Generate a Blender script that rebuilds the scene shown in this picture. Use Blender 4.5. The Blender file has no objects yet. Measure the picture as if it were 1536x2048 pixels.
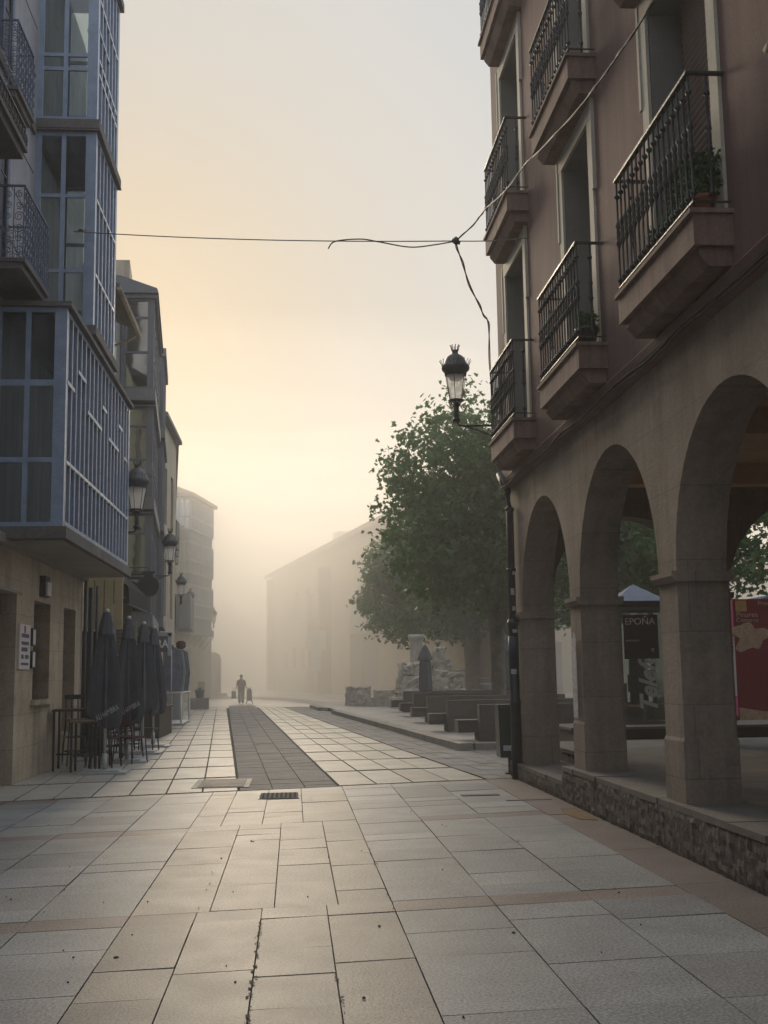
import bpy, math, random
from mathutils import Vector, Matrix, Euler
random.seed(7)
R = math.radians
S = bpy.context.scene
col = S.collection

# ------------------------------------------------------------------ camera, world, sun, exposure
cam = bpy.data.cameras.new("camera"); camo = bpy.data.objects.new("camera", cam); col.objects.link(camo)
camo.location = (0, 0, 1.55)
camo.rotation_euler = (Matrix.Rotation(R(-4.48), 3, 'Z') @ Matrix.Rotation(math.pi/2 + R(7.78), 3, 'X') @ Matrix.Rotation(-.015, 3, 'Z')).to_euler()
cam.sensor_fit = 'VERTICAL'; cam.sensor_height = 24; cam.lens = 24*2350/2048
cam.clip_end = 1500; cam.clip_start = .05
S.camera = camo
S.view_settings.view_transform = 'Standard'; S.view_settings.look = 'None'
S.view_settings.exposure = 0.2; S.view_settings.gamma = 1.0
try: S.cycles.use_denoising = True; S.cycles.volume_bounces = 6; S.cycles.max_bounces = 12; S.cycles.transparent_max_bounces = 16
except Exception: pass

SUN_EL, SUN_AZ = R(16), R(-9)     # azimuth from +Y, negative to the left
sdir = Vector((math.sin(SUN_AZ)*math.cos(SUN_EL), math.cos(SUN_AZ)*math.cos(SUN_EL), math.sin(SUN_EL)))
W = bpy.data.worlds.new("World"); S.world = W; W.use_nodes = True
nt = W.node_tree; nt.nodes.clear()
def N(t, typ, **kw):
    n = t.nodes.new(typ)
    for k, v in kw.items():
        if k in n.inputs: n.inputs[k].default_value = v
        else: setattr(n, k, v)
    return n
out = N(nt, 'ShaderNodeOutputWorld')
sky = N(nt, 'ShaderNodeTexSky', sky_type='NISHITA', sun_disc=False, sun_elevation=SUN_EL, sun_rotation=SUN_AZ, air_density=1.5, dust_density=6.0)
bg1 = N(nt, 'ShaderNodeBackground'); bg1.inputs[1].default_value = .08
nt.links.new(sky.outputs[0], bg1.inputs[0])
tc = N(nt, 'ShaderNodeTexCoord')
dot = N(nt, 'ShaderNodeVectorMath', operation='DOT_PRODUCT'); dot.inputs[1].default_value = sdir
nt.links.new(tc.outputs['Generated'], dot.inputs[0])
ramp = N(nt, 'ShaderNodeValToRGB')                     # overcast brightening and warming towards the hidden sun
cr = ramp.color_ramp
cr.elements[0].position = 0.0; cr.elements[0].color = (.66, .71, .79, 1)
cr.elements[1].position = 1.0; cr.elements[1].color = (.395, .362, .31, 1)
for p, c in ((.36, (.80, .85, .93, 1)), (.6, (1.02, 1.07, 1.15, 1)), (.80, (.66, .70, .75, 1)), (.94, (.55, .585, .63, 1)), (.975, (.57, .57, .56, 1)), (.988, (.515, .505, .48, 1))):
    e = cr.elements.new(p); e.color = c
mr = N(nt, 'ShaderNodeMath', operation='MULTIPLY_ADD'); mr.inputs[1].default_value = .5; mr.inputs[2].default_value = .5
nt.links.new(dot.outputs['Value'], mr.inputs[0])
nzs = N(nt, 'ShaderNodeTexNoise'); nzs.inputs['Scale'].default_value = 2.2; nzs.inputs['Detail'].default_value = 3
nt.links.new(tc.outputs['Generated'], nzs.inputs['Vector'])
ad = N(nt, 'ShaderNodeMath', operation='MULTIPLY_ADD'); ad.inputs[1].default_value = .012
nt.links.new(nzs.outputs[0], ad.inputs[0]); nt.links.new(mr.outputs[0], ad.inputs[2])
sb = N(nt, 'ShaderNodeMath', operation='SUBTRACT'); sb.inputs[1].default_value = .006
nt.links.new(ad.outputs[0], sb.inputs[0]); nt.links.new(sb.outputs[0], ramp.inputs[0])
bg2 = N(nt, 'ShaderNodeBackground'); bg2.inputs[1].default_value = 1.0
nt.links.new(ramp.outputs[0], bg2.inputs[0])
addsh = N(nt, 'ShaderNodeMixShader'); addsh.inputs[0].default_value = .93     # high cloud over the clear sky
nt.links.new(bg1.outputs[0], addsh.inputs[1]); nt.links.new(bg2.outputs[0], addsh.inputs[2]); nt.links.new(addsh.outputs[0], out.inputs[0])

sl = bpy.data.lights.new("sun", 'SUN'); sl.energy = 2.85; sl.angle = R(20); sl.color = (1, .83, .62)
so = bpy.data.objects.new("sun", sl); col.objects.link(so)
so.rotation_euler = (-sdir).to_track_quat('-Z', 'Y').to_euler(); so.location = (-10, 60, 30)

HAZE, BANK = .0026, .032

# ------------------------------------------------------------------ materials
M = {}
def mat(name, c, rough=.7, spec=.4, metal=0, n1=(6, .15), n2=(60, .1), bump=.15, bscale=40, attr=False, stain=None, trans=0, vec='Object', coat=0, ashlar=None, streak=0):
    m = bpy.data.materials.new(name); m.use_nodes = True; t = m.node_tree; b = t.nodes['Principled BSDF']
    L = t.links.new
    tc = N(t, 'ShaderNodeTexCoord'); co = tc.outputs[vec]
    base = N(t, 'ShaderNodeRGB'); base.outputs[0].default_value = (*c, 1); cur = base.outputs[0]
    if attr:
        a = N(t, 'ShaderNodeAttribute', attribute_name='Col'); cur = a.outputs['Color']
    for (sc, amt) in (n1, n2):
        if amt <= 0: continue
        nz = N(t, 'ShaderNodeTexNoise'); nz.inputs['Scale'].default_value = sc; nz.inputs['Detail'].default_value = 5; nz.inputs['Roughness'].default_value = .6
        L(co, nz.inputs['Vector'])
        mp = N(t, 'ShaderNodeMapRange'); mp.inputs[1].default_value = .3; mp.inputs[2].default_value = .7
        mp.inputs[3].default_value = 1-amt; mp.inputs[4].default_value = 1+amt
        L(nz.outputs[0], mp.inputs[0])
        mx = N(t, 'ShaderNodeVectorMath', operation='SCALE'); L(cur, mx.inputs[0]); L(mp.outputs[0], mx.inputs['Scale']); cur = mx.outputs[0]
    if ashlar:                                      # (block width, course height, strength)
        sx = N(t, 'ShaderNodeSeparateXYZ'); L(co, sx.inputs[0]); ax = N(t, 'ShaderNodeMath', operation='ADD'); L(sx.outputs[0], ax.inputs[0]); L(sx.outputs[1], ax.inputs[1])
        cx = N(t, 'ShaderNodeCombineXYZ'); L(ax.outputs[0], cx.inputs[0]); L(sx.outputs[2], cx.inputs[1])
        br = N(t, 'ShaderNodeTexBrick'); br.inputs['Scale'].default_value = 1; br.inputs['Brick Width'].default_value = ashlar[0]; br.inputs['Row Height'].default_value = ashlar[1]; br.inputs['Mortar Size'].default_value = .006; br.inputs['Mortar Smooth'].default_value = .6; br.inputs['Bias'].default_value = 0
        br.inputs['Color1'].default_value = (1, 1, 1, 1); br.inputs['Color2'].default_value = (1-ashlar[2]*.6,)*3+(1,); br.inputs['Mortar'].default_value = (1-ashlar[2]*1.8,)*3+(1,)
        L(cx.outputs[0], br.inputs['Vector']); mb_ = N(t, 'ShaderNodeVectorMath', operation='MULTIPLY'); L(cur, mb_.inputs[0]); L(br.outputs[0], mb_.inputs[1]); cur = mb_.outputs[0]
    if streak:
        mpg = N(t, 'ShaderNodeMapping'); mpg.inputs['Scale'].default_value = (5, 5, .35); L(co, mpg.inputs[0])
        nz = N(t, 'ShaderNodeTexNoise'); nz.inputs['Scale'].default_value = 1.0; nz.inputs['Detail'].default_value = 6; nz.inputs['Roughness'].default_value = .65; L(mpg.outputs[0], nz.inputs['Vector'])
        mp = N(t, 'ShaderNodeMapRange'); mp.inputs[1].default_value = .42; mp.inputs[2].default_value = .72; mp.inputs[3].default_value = 1.05; mp.inputs[4].default_value = 1-streak; L(nz.outputs[0], mp.inputs[0])
        mx = N(t, 'ShaderNodeVectorMath', operation='SCALE'); L(cur, mx.inputs[0]); L(mp.outputs[0], mx.inputs['Scale']); cur = mx.outputs[0]
    if stain:                                       # (scale, threshold, colour, strength)
        nz = N(t, 'ShaderNodeTexNoise'); nz.inputs['Scale'].default_value = stain[0]; nz.inputs['Detail'].default_value = 8; nz.inputs['Roughness'].default_value = .7
        L(co, nz.inputs['Vector'])
        mp = N(t, 'ShaderNodeMapRange'); mp.inputs[1].default_value = stain[1]; mp.inputs[2].default_value = stain[1]+.15; mp.inputs[4].default_value = stain[3]
        L(nz.outputs[0], mp.inputs[0])
        mx = N(t, 'ShaderNodeMix', data_type='RGBA'); L(mp.outputs[0], mx.inputs[0]); L(cur, mx.inputs[6]); mx.inputs[7].default_value = (*stain[2], 1); cur = mx.outputs[2]
    L(cur, b.inputs['Base Color'])
    b.inputs['Roughness'].default_value = rough; b.inputs['Metallic'].default_value = metal
    b.inputs['Specular IOR Level'].default_value = spec
    if bump:
        nz = N(t, 'ShaderNodeTexNoise'); nz.inputs['Scale'].default_value = bscale; nz.inputs['Detail'].default_value = 6
        L(co, nz.inputs['Vector'])
        bp = N(t, 'ShaderNodeBump'); bp.inputs['Strength'].default_value = bump; bp.inputs['Distance'].default_value = .02
        L(nz.outputs[0], bp.inputs['Height']); L(bp.outputs[0], b.inputs['Normal'])
        if rough < .65:
            rv_ = .04 if attr else .12; mp = N(t, 'ShaderNodeMapRange'); mp.inputs[3].default_value = max(.05, rough-rv_); mp.inputs[4].default_value = rough+rv_
            nr = N(t, 'ShaderNodeTexNoise'); nr.inputs['Scale'].default_value = 3; L(co, nr.inputs['Vector']); L(nr.outputs[0], mp.inputs[0]); L(mp.outputs[0], b.inputs['Roughness'])
    M[name] = m
    return m
mat('paving', (.3, .3, .3), rough=.53, spec=.29, n1=(1.6, .16), n2=(60, .6), bump=.13, bscale=80, attr=True, stain=(1.3, .56, (.10, .095, .085), .3))
mat('cobble', (.11, .11, .115), rough=.72, spec=.3, n1=(2, .3), n2=(30, .35), bump=.6, bscale=22, attr=True)
mat('dirt', (.095, .088, .08), rough=.9, spec=.2, n1=(5, .4), n2=(60, .4), bump=.5, bscale=60)
mat('far_paving', (.36, .34, .31), rough=.5, spec=.5, n1=(.3, .12), n2=(8, .1), bump=.1)
mat('kerb_stone', (.24, .225, .2), rough=.75, n1=(1.5, .2), n2=(30, .2), bump=.4, bscale=25)
mat('plaza_paving', (.24, .23, .215), rough=.6, n1=(.8, .2), n2=(40, .2), bump=.4, bscale=30)
mat('mauve_render', (.175, .112, .10), rough=.85, spec=.25, n1=(.7, .16), n2=(35, .10), bump=.25, bscale=70, stain=(.5, .6, (.12, .09, .08), .45), streak=.2)
mat('balcony_render', (.205, .138, .118), rough=.85, spec=.25, n1=(1.5, .18), n2=(35, .12), bump=.3, bscale=50, stain=(2.2, .54, (.08, .07, .06), .55), streak=.4)
mat('arcade_stone', (.285, .24, .198), rough=.88, spec=.2, n1=(.9, .2), n2=(25, .14), bump=.35, bscale=45, stain=(1.3, .58, (.10, .085, .07), .55), ashlar=(.95, .62, .2), streak=.28)
mat('soffit_plaster', (.52, .37, .23), rough=.9, spec=.2, n1=(1, .2), n2=(20, .1), bump=.2)
mat('rough_base', (.135, .118, .10), rough=.95, spec=.2, n1=(4, .3), n2=(22, .35), bump=.6, bscale=14)
mat('concrete_top', (.14, .13, .118), rough=.8, spec=.3, n1=(1.5, .25), n2=(60, .3), bump=.35, bscale=80, stain=(2, .6, (.08, .075, .07), .5))
mat('trim_cream', (.42, .40, .33), rough=.75, n1=(3, .12), n2=(50, .1), bump=.15)
mat('reveal_grey', (.17, .17, .155), rough=.8, n1=(2, .15), n2=(40, .08), bump=.1)
mat('iron', (.018, .021, .024), rough=.5, spec=.5, n1=(20, .3), n2=(90, .3), bump=.3)
mat('iron_grey', (.045, .05, .055), rough=.5, spec=.5, n1=(20, .3), n2=(90, .3), bump=.2)
mat('shutter_brown', (.20, .15, .12), rough=.7, n1=(3, .2), n2=(50, .1), bump=.1)
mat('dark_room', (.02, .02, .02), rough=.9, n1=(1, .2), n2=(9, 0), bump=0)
mat('wood_dark', (.055, .04, .03), rough=.65, n1=(5, .3), n2=(40, .2), bump=.2)
mat('blue_paint', (.21, .275, .385), rough=.36, spec=.7, n1=(4, .18), n2=(45, .12), bump=.08, bscale=30, stain=(7, .63, (.10, .09, .085), .7))
mat('pale_blue_highlight', (.50, .54, .62), rough=.3, spec=.8, n1=(9, .2), n2=(45, .15), bump=.05, stain=(12, .62, (.14, .15, .19), .6))  # paler blue: sky highlight on the gallery bars, put into the colour
mat('blue_paint_dark', (.10, .13, .20), rough=.55, n1=(4, .2), n2=(45, .15), bump=.2)
mat('ledge_concrete', (.13, .12, .115), rough=.85, n1=(2, .25), n2=(30, .2), bump=.3)
mat('soffit_board', (.30, .27, .235), rough=.85, n1=(1, .15), n2=(30, .1), bump=.1)
mat('grey_panel', (.30, .31, .34), rough=.7, n1=(1.5, .15), n2=(20, .08), bump=.15, streak=.25)
mat('beige_stone', (.43, .36, .27), rough=.85, spec=.25, n1=(1.2, .18), n2=(22, .14), bump=.35, bscale=35, stain=(1.8, .58, (.13, .10, .065), .6), ashlar=(.8, .5, .2), streak=.25)
mat('yellow_wall', (.50, .44, .27), rough=.8, n1=(2, .12), n2=(30, .08), bump=.1)
mat('tan_wall', (.40, .35, .27), rough=.8, n1=(1, .15), n2=(20, .1), bump=.1, streak=.3)
mat('brown_grey', (.155, .165, .185), rough=.7, n1=(1.5, .15), n2=(20, .1), bump=.1)
mat('window_grey', (.42, .42, .40), rough=.7, n1=(1.5, .15), n2=(20, .1), bump=.1)
mat('pane_reflection', (.38, .43, .42), rough=.8, n1=(1.2, .35), n2=(8, .1), bump=.1, streak=.3)  # pale teal standing in for sky reflected in the bay panes
mat('grey_mid', (.20, .205, .21), rough=.75, n1=(1.5, .15), n2=(20, .1), bump=.1)
mat('roof_tile', (.20, .13, .10), rough=.85, n1=(2, .25), n2=(15, .2), bump=.5)
mat('umbrella_cloth', (.085, .095, .11), rough=.85, spec=.2, n1=(3, .25), n2=(60, .12), bump=.2)
mat('pale_metal', (.38, .40, .41), rough=.5, metal=.3, n1=(5, .1), n2=(60, .1), bump=.05)
mat('white_paint', (.66, .65, .62), rough=.6, n1=(4, .06), n2=(60, .05), bump=.05)
mat('paper', (.62, .56, .56), rough=.7, n1=(8, .06), n2=(50, .04), bump=0)
mat('ink', (.09, .09, .11), rough=.7, n1=(30, .4), n2=(60, .4), bump=0)
mat('ink_red', (.42, .08, .09), rough=.7, n1=(30, .3), n2=(60, .2), bump=0)
mat('black_fabric', (.018, .018, .018), rough=.9, n1=(3, .2), n2=(60, .1), bump=.1)
mat('bin_green', (.014, .030, .026), rough=.45, spec=.5, n1=(4, .3), n2=(40, .3), bump=.15, stain=(6, .66, (.12, .14, .13), .6))
mat('pipe_teal', (.022, .032, .038), rough=.45, spec=.5, n1=(4, .3), n2=(40, .3), bump=.15, stain=(9, .68, (.14, .15, .15), .6))
mat('pipe_blue', (.02, .028, .06), rough=.5, n1=(4, .3), n2=(40, .2), bump=.15)
mat('sticker', (.45, .45, .47), rough=.6, n1=(20, .3), n2=(60, .3), bump=0)
mat('bark', (.13, .12, .095), rough=.9, n1=(2.5, .45), n2=(14, .25), bump=.7, bscale=12)
mat('monument_stone', (.36, .33, .28), rough=.9, n1=(.9, .3), n2=(6, .25), bump=.9, bscale=5)
mat('bench_stone', (.095, .09, .078), rough=.85, n1=(1.2, .25), n2=(22, .2), bump=.5, bscale=25)
mat('church_wall', (.36, .29, .21), rough=.9, n1=(.15, .12), n2=(2, .12), bump=.2, bscale=3)
mat('panel_red', (.13, .005, .014), rough=.7, spec=.2, n1=(2, .1), n2=(30, .03), bump=0)
mat('panel_pink', (.55, .10, .22), rough=.4, n1=(2, .1), n2=(30, .03), bump=0)
mat('panel_yellow', (.30, .17, .03), rough=.4, n1=(2, .1), n2=(30, .03), bump=0)
mat('panel_sand', (.30, .21, .14), rough=.5, n1=(9, .25), n2=(40, .35), bump=0)
mat('panel_grey', (.50, .53, .54), rough=.5, n1=(2, .1), n2=(30, .03), bump=0)
mat('booth_blue', (.12, .165, .25), rough=.4, n1=(5, .15), n2=(40, .05), bump=0)
mat('booth_frame', (.16, .16, .145), rough=.5, metal=.3, n1=(5, .15), n2=(40, .1), bump=.05)
mat('booth_letter', (.42, .47, .44), rough=.5, n1=(5, .1), n2=(40, .05), bump=0)
mat('poster_black', (.008, .008, .012), rough=.35, n1=(5, .1), n2=(40, .05), bump=0)
mat('amber', (.75, .33, .08), rough=.4, n1=(5, .1), n2=(40, .05), bump=0)
mat('banner_yellow', (.62, .52, .16), rough=.6, n1=(1, .2), n2=(5, .2), bump=0)
mat('banner_blue', (.20, .50, .55), rough=.6, n1=(1, .2), n2=(5, .2), bump=0)
mat('skin', (.35, .20, .14), rough=.6, n1=(9, .1), n2=(40, .05), bump=0)
mat('hair', (.10, .09, .08), rough=.8, n1=(9, .1), n2=(40, .2), bump=.1)
mat('shirt', (.17, .11, .10), rough=.85, n1=(9, .15), n2=(40, .1), bump=.1)
mat('trousers', (.30, .26, .23), rough=.85, n1=(9, .15), n2=(40, .1), bump=.1)
mat('bag_cloth', (.26, .28, .20), rough=.8, n1=(9, .15), n2=(40, .1), bump=.1)
mat('denim', (.13, .145, .19), rough=.85, n1=(6, .3), n2=(40, .15), bump=.2)
mat('red_cloth', (.07, .028, .028), rough=.85, n1=(6, .3), n2=(40, .15), bump=.2)
mat('terracotta', (.26, .09, .05), rough=.8, n1=(6, .2), n2=(40, .1), bump=.2)
mat('table_wood', (.20, .16, .10), rough=.55, n1=(6, .2), n2=(40, .1), bump=.1)
mat('cable', (.06, .058, .055), rough=.6, n1=(20, .2), n2=(60, .1), bump=0)
mat('wire_metal', (.16, .15, .14), rough=.5, metal=.5, n1=(20, .2), n2=(60, .1), bump=0)
mat('rust', (.16, .09, .04), rough=.8, n1=(8, .4), n2=(60, .3), bump=.3)

mat('tar', (.03, .028, .027), rough=.8, n1=(20, .3), n2=(80, .4), bump=.4)
def leafmat(name, c1, c2, tr=.35):
    m = bpy.data.materials.new(name); m.use_nodes = True; t = m.node_tree; b = t.nodes['Principled BSDF']; L = t.links.new
    tc = N(t, 'ShaderNodeTexCoord'); nz = N(t, 'ShaderNodeTexNoise'); nz.inputs['Scale'].default_value = 1.6; nz.inputs['Detail'].default_value = 8; nz.inputs['Roughness'].default_value = .8
    L(tc.outputs['Object'], nz.inputs['Vector'])
    mp = N(t, 'ShaderNodeMapRange'); mp.inputs[1].default_value = .3; mp.inputs[2].default_value = .7; L(nz.outputs[0], mp.inputs[0])
    mx = N(t, 'ShaderNodeMix', data_type='RGBA'); L(mp.outputs[0], mx.inputs[0]); mx.inputs[6].default_value = (*c1, 1); mx.inputs[7].default_value = (*c2, 1)
    L(mx.outputs[2], b.inputs['Base Color']); b.inputs['Roughness'].default_value = .55; b.inputs['Specular IOR Level'].default_value = .35
    tl = N(t, 'ShaderNodeBsdfTranslucent'); L(mx.outputs[2], tl.inputs[0])
    ms = N(t, 'ShaderNodeMixShader'); ms.inputs[0].default_value = tr; L(b.outputs[0], ms.inputs[1]); L(tl.outputs[0], ms.inputs[2])
    L(ms.outputs[0], t.nodes['Material Output'].inputs[0]); M[name] = m
leafmat('plane_leaf', (.036, .092, .032), (.11, .18, .055), .42)
leafmat('pot_leaf', (.02, .07, .03), (.06, .13, .04))

def glassmat(name, tint, mixt, rough=.06, gc=(.8, .85, .9)):
    m = bpy.data.materials.new(name); m.use_nodes = True; t = m.node_tree; L = t.links.new
    t.nodes.remove(t.nodes['Principled BSDF'])
    tr = N(t, 'ShaderNodeBsdfTransparent'); tr.inputs[0].default_value = (*tint, 1)
    gl = N(t, 'ShaderNodeBsdfAnisotropic') if False else N(t, 'ShaderNodeBsdfGlossy'); gl.inputs['Roughness'].default_value = rough; gl.inputs['Color'].default_value = (*gc, 1)
    fr = N(t, 'ShaderNodeFresnel'); fr.inputs[0].default_value = 1.5
    ad = N(t, 'ShaderNodeMath', operation='ADD'); ad.inputs[1].default_value = mixt; ad.use_clamp = True; L(fr.outputs[0], ad.inputs[0])
    tc = N(t, 'ShaderNodeTexCoord'); nz = N(t, 'ShaderNodeTexNoise'); nz.inputs['Scale'].default_value = 1.3; L(tc.outputs['Object'], nz.inputs['Vector'])
    bp = N(t, 'ShaderNodeBump'); bp.inputs['Strength'].default_value = .12; bp.inputs['Distance'].default_value = .05; L(nz.outputs[0], bp.inputs['Height']); L(bp.outputs[0], gl.inputs['Normal'])
    ms = N(t, 'ShaderNodeMixShader'); L(ad.outputs[0], ms.inputs[0]); L(tr.outputs[0], ms.inputs[1]); L(gl.outputs[0], ms.inputs[2])
    L(ms.outputs[0], t.nodes['Material Output'].inputs[0]); M[name] = m
glassmat('window_glass', (.62, .68, .66), .08)
m_ = bpy.data.materials.new('lamp_glass'); m_.use_nodes = True; t_ = m_.node_tree; b_ = t_.nodes['Principled BSDF']
b_.inputs['Base Color'].default_value = (.72, .72, .70, 1); b_.inputs['Roughness'].default_value = .3
tl_ = N(t_, 'ShaderNodeBsdfTranslucent'); tl_.inputs[0].default_value = (1, .99, .96, 1); tp_ = N(t_, 'ShaderNodeBsdfTransparent'); a1 = N(t_, 'ShaderNodeMixShader'); a1.inputs[0].default_value = .6; a2 = N(t_, 'ShaderNodeMixShader'); a2.inputs[0].default_value = .45
t_.links.new(b_.outputs[0], a1.inputs[1]); t_.links.new(tl_.outputs[0], a1.inputs[2]); t_.links.new(a1.outputs[0], a2.inputs[1]); t_.links.new(tp_.outputs[0], a2.inputs[2]); t_.links.new(a2.outputs[0], t_.nodes['Material Output'].inputs[0]); M['lamp_glass'] = m_
glassmat('bay_glass', (.5, .56, .55), .42)

# ------------------------------------------------------------------ mesh helpers
class MB:
    def __init__(s): s.v = []; s.f = []; s.c = []; s.sm = []
    def face(s, pts, c=None, smooth=False):
        i = len(s.v); s.v += [tuple(p) for p in pts]; s.f.append(tuple(range(i, i+len(pts)))); s.c.append(c or (1, 1, 1)); s.sm.append(smooth)
    def box(s, x0, x1, y0, y1, z0, z1, c=None, skip=''):
        i = len(s.v)
        s.v += [(x0,y0,z0),(x1,y0,z0),(x1,y1,z0),(x0,y1,z0),(x0,y0,z1),(x1,y0,z1),(x1,y1,z1),(x0,y1,z1)]
        for k, f in (('b',(3,2,1,0)),('t',(4,5,6,7)),('f',(0,1,5,4)),('r',(1,2,6,5)),('k',(2,3,7,6)),('l',(3,0,4,7))):
            if k in skip: continue
            s.f.append(tuple(i+j for j in f)); s.c.append(c or (1,1,1)); s.sm.append(False)
        return s
    def obox(s, P, ax, ay, az, c=None):                       # oriented box, P = corner, ax ay az edge vectors
        P = Vector(P); ax, ay, az = Vector(ax), Vector(ay), Vector(az); i = len(s.v)
        for q in (P, P+ax, P+ax+ay, P+ay): s.v.append(tuple(q))
        for q in (P, P+ax, P+ax+ay, P+ay): s.v.append(tuple(q+az))
        for f in ((3,2,1,0),(4,5,6,7),(0,1,5,4),(1,2,6,5),(2,3,7,6),(3,0,4,7)):
            s.f.append(tuple(i+j for j in f)); s.c.append(c or (1,1,1)); s.sm.append(False)
        return s
    def prism(s, pts, z0, z1, c=None):                        # footprint polygon raised
        n = len(pts); i = len(s.v)
        s.v += [(x, y, z0) for x, y in pts] + [(x, y, z1) for x, y in pts]
        s.f.append(tuple(i+n+j for j in range(n))); s.f.append(tuple(i+j for j in reversed(range(n)))); s.c += [c or (1,1,1)]*2; s.sm += [False]*2
        for j in range(n):
            k = (j+1) % n; s.f.append((i+j, i+k, i+n+k, i+n+j)); s.c.append(c or (1,1,1)); s.sm.append(False)
        return s
    def extr(s, prof, y0, y1, axis='y', c=None):              # profile (a, z) swept along y (or x)
        n = len(prof); i = len(s.v)
        for yy in (y0, y1):
            for a, z in prof: s.v.append((a, yy, z) if axis == 'y' else (yy, a, z))
        s.f.append(tuple(i+j for j in range(n))); s.f.append(tuple(i+n+j for j in reversed(range(n)))); s.c += [c or (1,1,1)]*2; s.sm += [False]*2
        for j in range(n):
            k = (j+1) % n; s.f.append((i+j, i+n+j, i+n+k, i+k)); s.c.append(c or (1,1,1)); s.sm.append(False)
        return s
    def tube(s, pts, r, n=8, r2=None, cap=True):
        pts = [Vector(p) for p in pts]; m = len(pts); i = len(s.v)
        rs = r if isinstance(r, (list, tuple)) else [r + ((r2 if r2 is not None else r) - r)*k/max(1, m-1) for k in range(m)]
        for k, p in enumerate(pts):
            d = (pts[min(k+1, m-1)] - pts[max(k-1, 0)]).normalized()
            a = d.cross(Vector((0, 0, 1)));
            if a.length < .05: a = Vector((1, 0, 0))
            a.normalize(); b = a.cross(d).normalized()
            for j in range(n):
                t = 2*math.pi*j/n; s.v.append(tuple(p + rs[k]*(math.cos(t)*a + math.sin(t)*b)))
        for k in range(m-1):
            for j in range(n):
                q = (j+1) % n; s.f.append((i+k*n+j, i+k*n+q, i+(k+1)*n+q, i+(k+1)*n+j)); s.c.append((1,1,1)); s.sm.append(n > 4)
        if cap:
            s.f.append(tuple(i+j for j in reversed(range(n)))); s.f.append(tuple(i+(m-1)*n+j for j in range(n))); s.c += [(1,1,1)]*2; s.sm += [False]*2
        return s
    def lathe(s, prof, cx, cy, n=10, fold=0, smooth=True, rot=0):          # prof of (r, z)
        i = len(s.v); m = len(prof)
        for r, z in prof:
            for j in range(n):
                t = 2*math.pi*j/n + rot; rr = r*(1 + (fold if j % 2 else -fold)); s.v.append((cx+rr*math.cos(t), cy+rr*math.sin(t), z))
        for k in range(m-1):
            for j in range(n):
                q = (j+1) % n; s.f.append((i+k*n+j, i+k*n+q, i+(k+1)*n+q, i+(k+1)*n+j)); s.c.append((1,1,1)); s.sm.append(smooth)
        s.f.append(tuple(i+j for j in reversed(range(n)))); s.f.append(tuple(i+(m-1)*n+j for j in range(n))); s.c += [(1,1,1)]*2; s.sm += [False]*2
        return s
    def move(s, dx=0, dy=0, dz=0):
        s.v = [(a+dx, b+dy, c+dz) for a, b, c in s.v]; return s
    def build(s, name, m, parent=None, flip=False):
        me = bpy.data.meshes.new(name); me.from_pydata(s.v, [], s.f)
        me.polygons.foreach_set('use_smooth', s.sm)
        if any(c != (1,1,1) for c in s.c):
            at = me.color_attributes.new('Col', 'FLOAT_COLOR', 'CORNER'); d = []
            for f, c in zip(s.f, s.c): d += [c[0], c[1], c[2], 1.0]*len(f)
            at.data.foreach_set('color', d)
        me.materials.append(M[m] if isinstance(m, str) else m); me.update()
        o = bpy.data.objects.new(name, me); col.objects.link(o)
        if parent is not None:
            o.parent = parent; o.matrix_parent_inverse = Matrix.Translation(-parent.location) if parent.get('_abs') else Matrix()
        return o
def E(name, loc, label, cat, group=None, abs_=True, rz=0):
    """Empty at the thing's base. Its parts are given in world coordinates when abs_ is true, else in local ones."""
    o = bpy.data.objects.new(name, None); col.objects.link(o); o.location = loc; o.rotation_euler = (0, 0, rz); o.empty_display_size = .2
    o['label'] = label; o['category'] = cat
    if group: o['group'] = group
    if abs_: o['_abs'] = 1
    return o
def tag(o, label, cat, group=None):
    o['label'] = label; o['category'] = cat
    if group: o['group'] = group
    return o
def kind(o, k): o['kind'] = k; return o
def sub(name, mb, m, part):                       # sub-part: part carries world-coordinate mesh
    o = mb.build(name, m); o.parent = part; return o
def copy_thing(src, loc, label, rz=None, group=None):
    c = src.copy(); col.objects.link(c); c.location = loc; c['label'] = label
    if rz is not None: c.rotation_euler = (0, 0, rz)
    if group: c['group'] = group
    def rec(a, b):
        for ch in [o for o in a.children]:
            d = ch.copy(); col.objects.link(d); d.parent = b; rec(ch, d)
    rec(src, c); return c
def text(name, s, m, parent, M4, size=1.0, shear=0.0, ext=.004, bold=0.0, width=1.0):
    cu = bpy.data.curves.new(name, 'FONT'); cu.body = s; cu.size = size; cu.shear = shear; cu.extrude = ext; cu.offset = bold
    cu.align_x = 'CENTER'; cu.align_y = 'CENTER'
    tmp = bpy.data.objects.new(name+'_tmp', cu); col.objects.link(tmp)
    bpy.context.view_layer.update()
    me = bpy.data.meshes.new_from_object(tmp.evaluated_get(bpy.context.evaluated_depsgraph_get()))
    bpy.data.objects.remove(tmp); me.transform(M4 @ Matrix.Diagonal((width, 1, 1, 1))); me.materials.clear(); me.materials.append(M[m])
    o = bpy.data.objects.new(name, me); col.objects.link(o)
    if parent is not None:
        o.parent = parent; o.matrix_parent_inverse = Matrix.Translation(-parent.location) if parent.get('_abs') else Matrix()
    return o
def frame4(P, u, v):                              # text frame: origin P, x axis u, y axis v
    u = Vector(u).normalized(); v = Vector(v).normalized(); n = u.cross(v)
    m = Matrix((u, v, n)).transposed().to_4x4(); m.translation = Vector(P); return m

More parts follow.
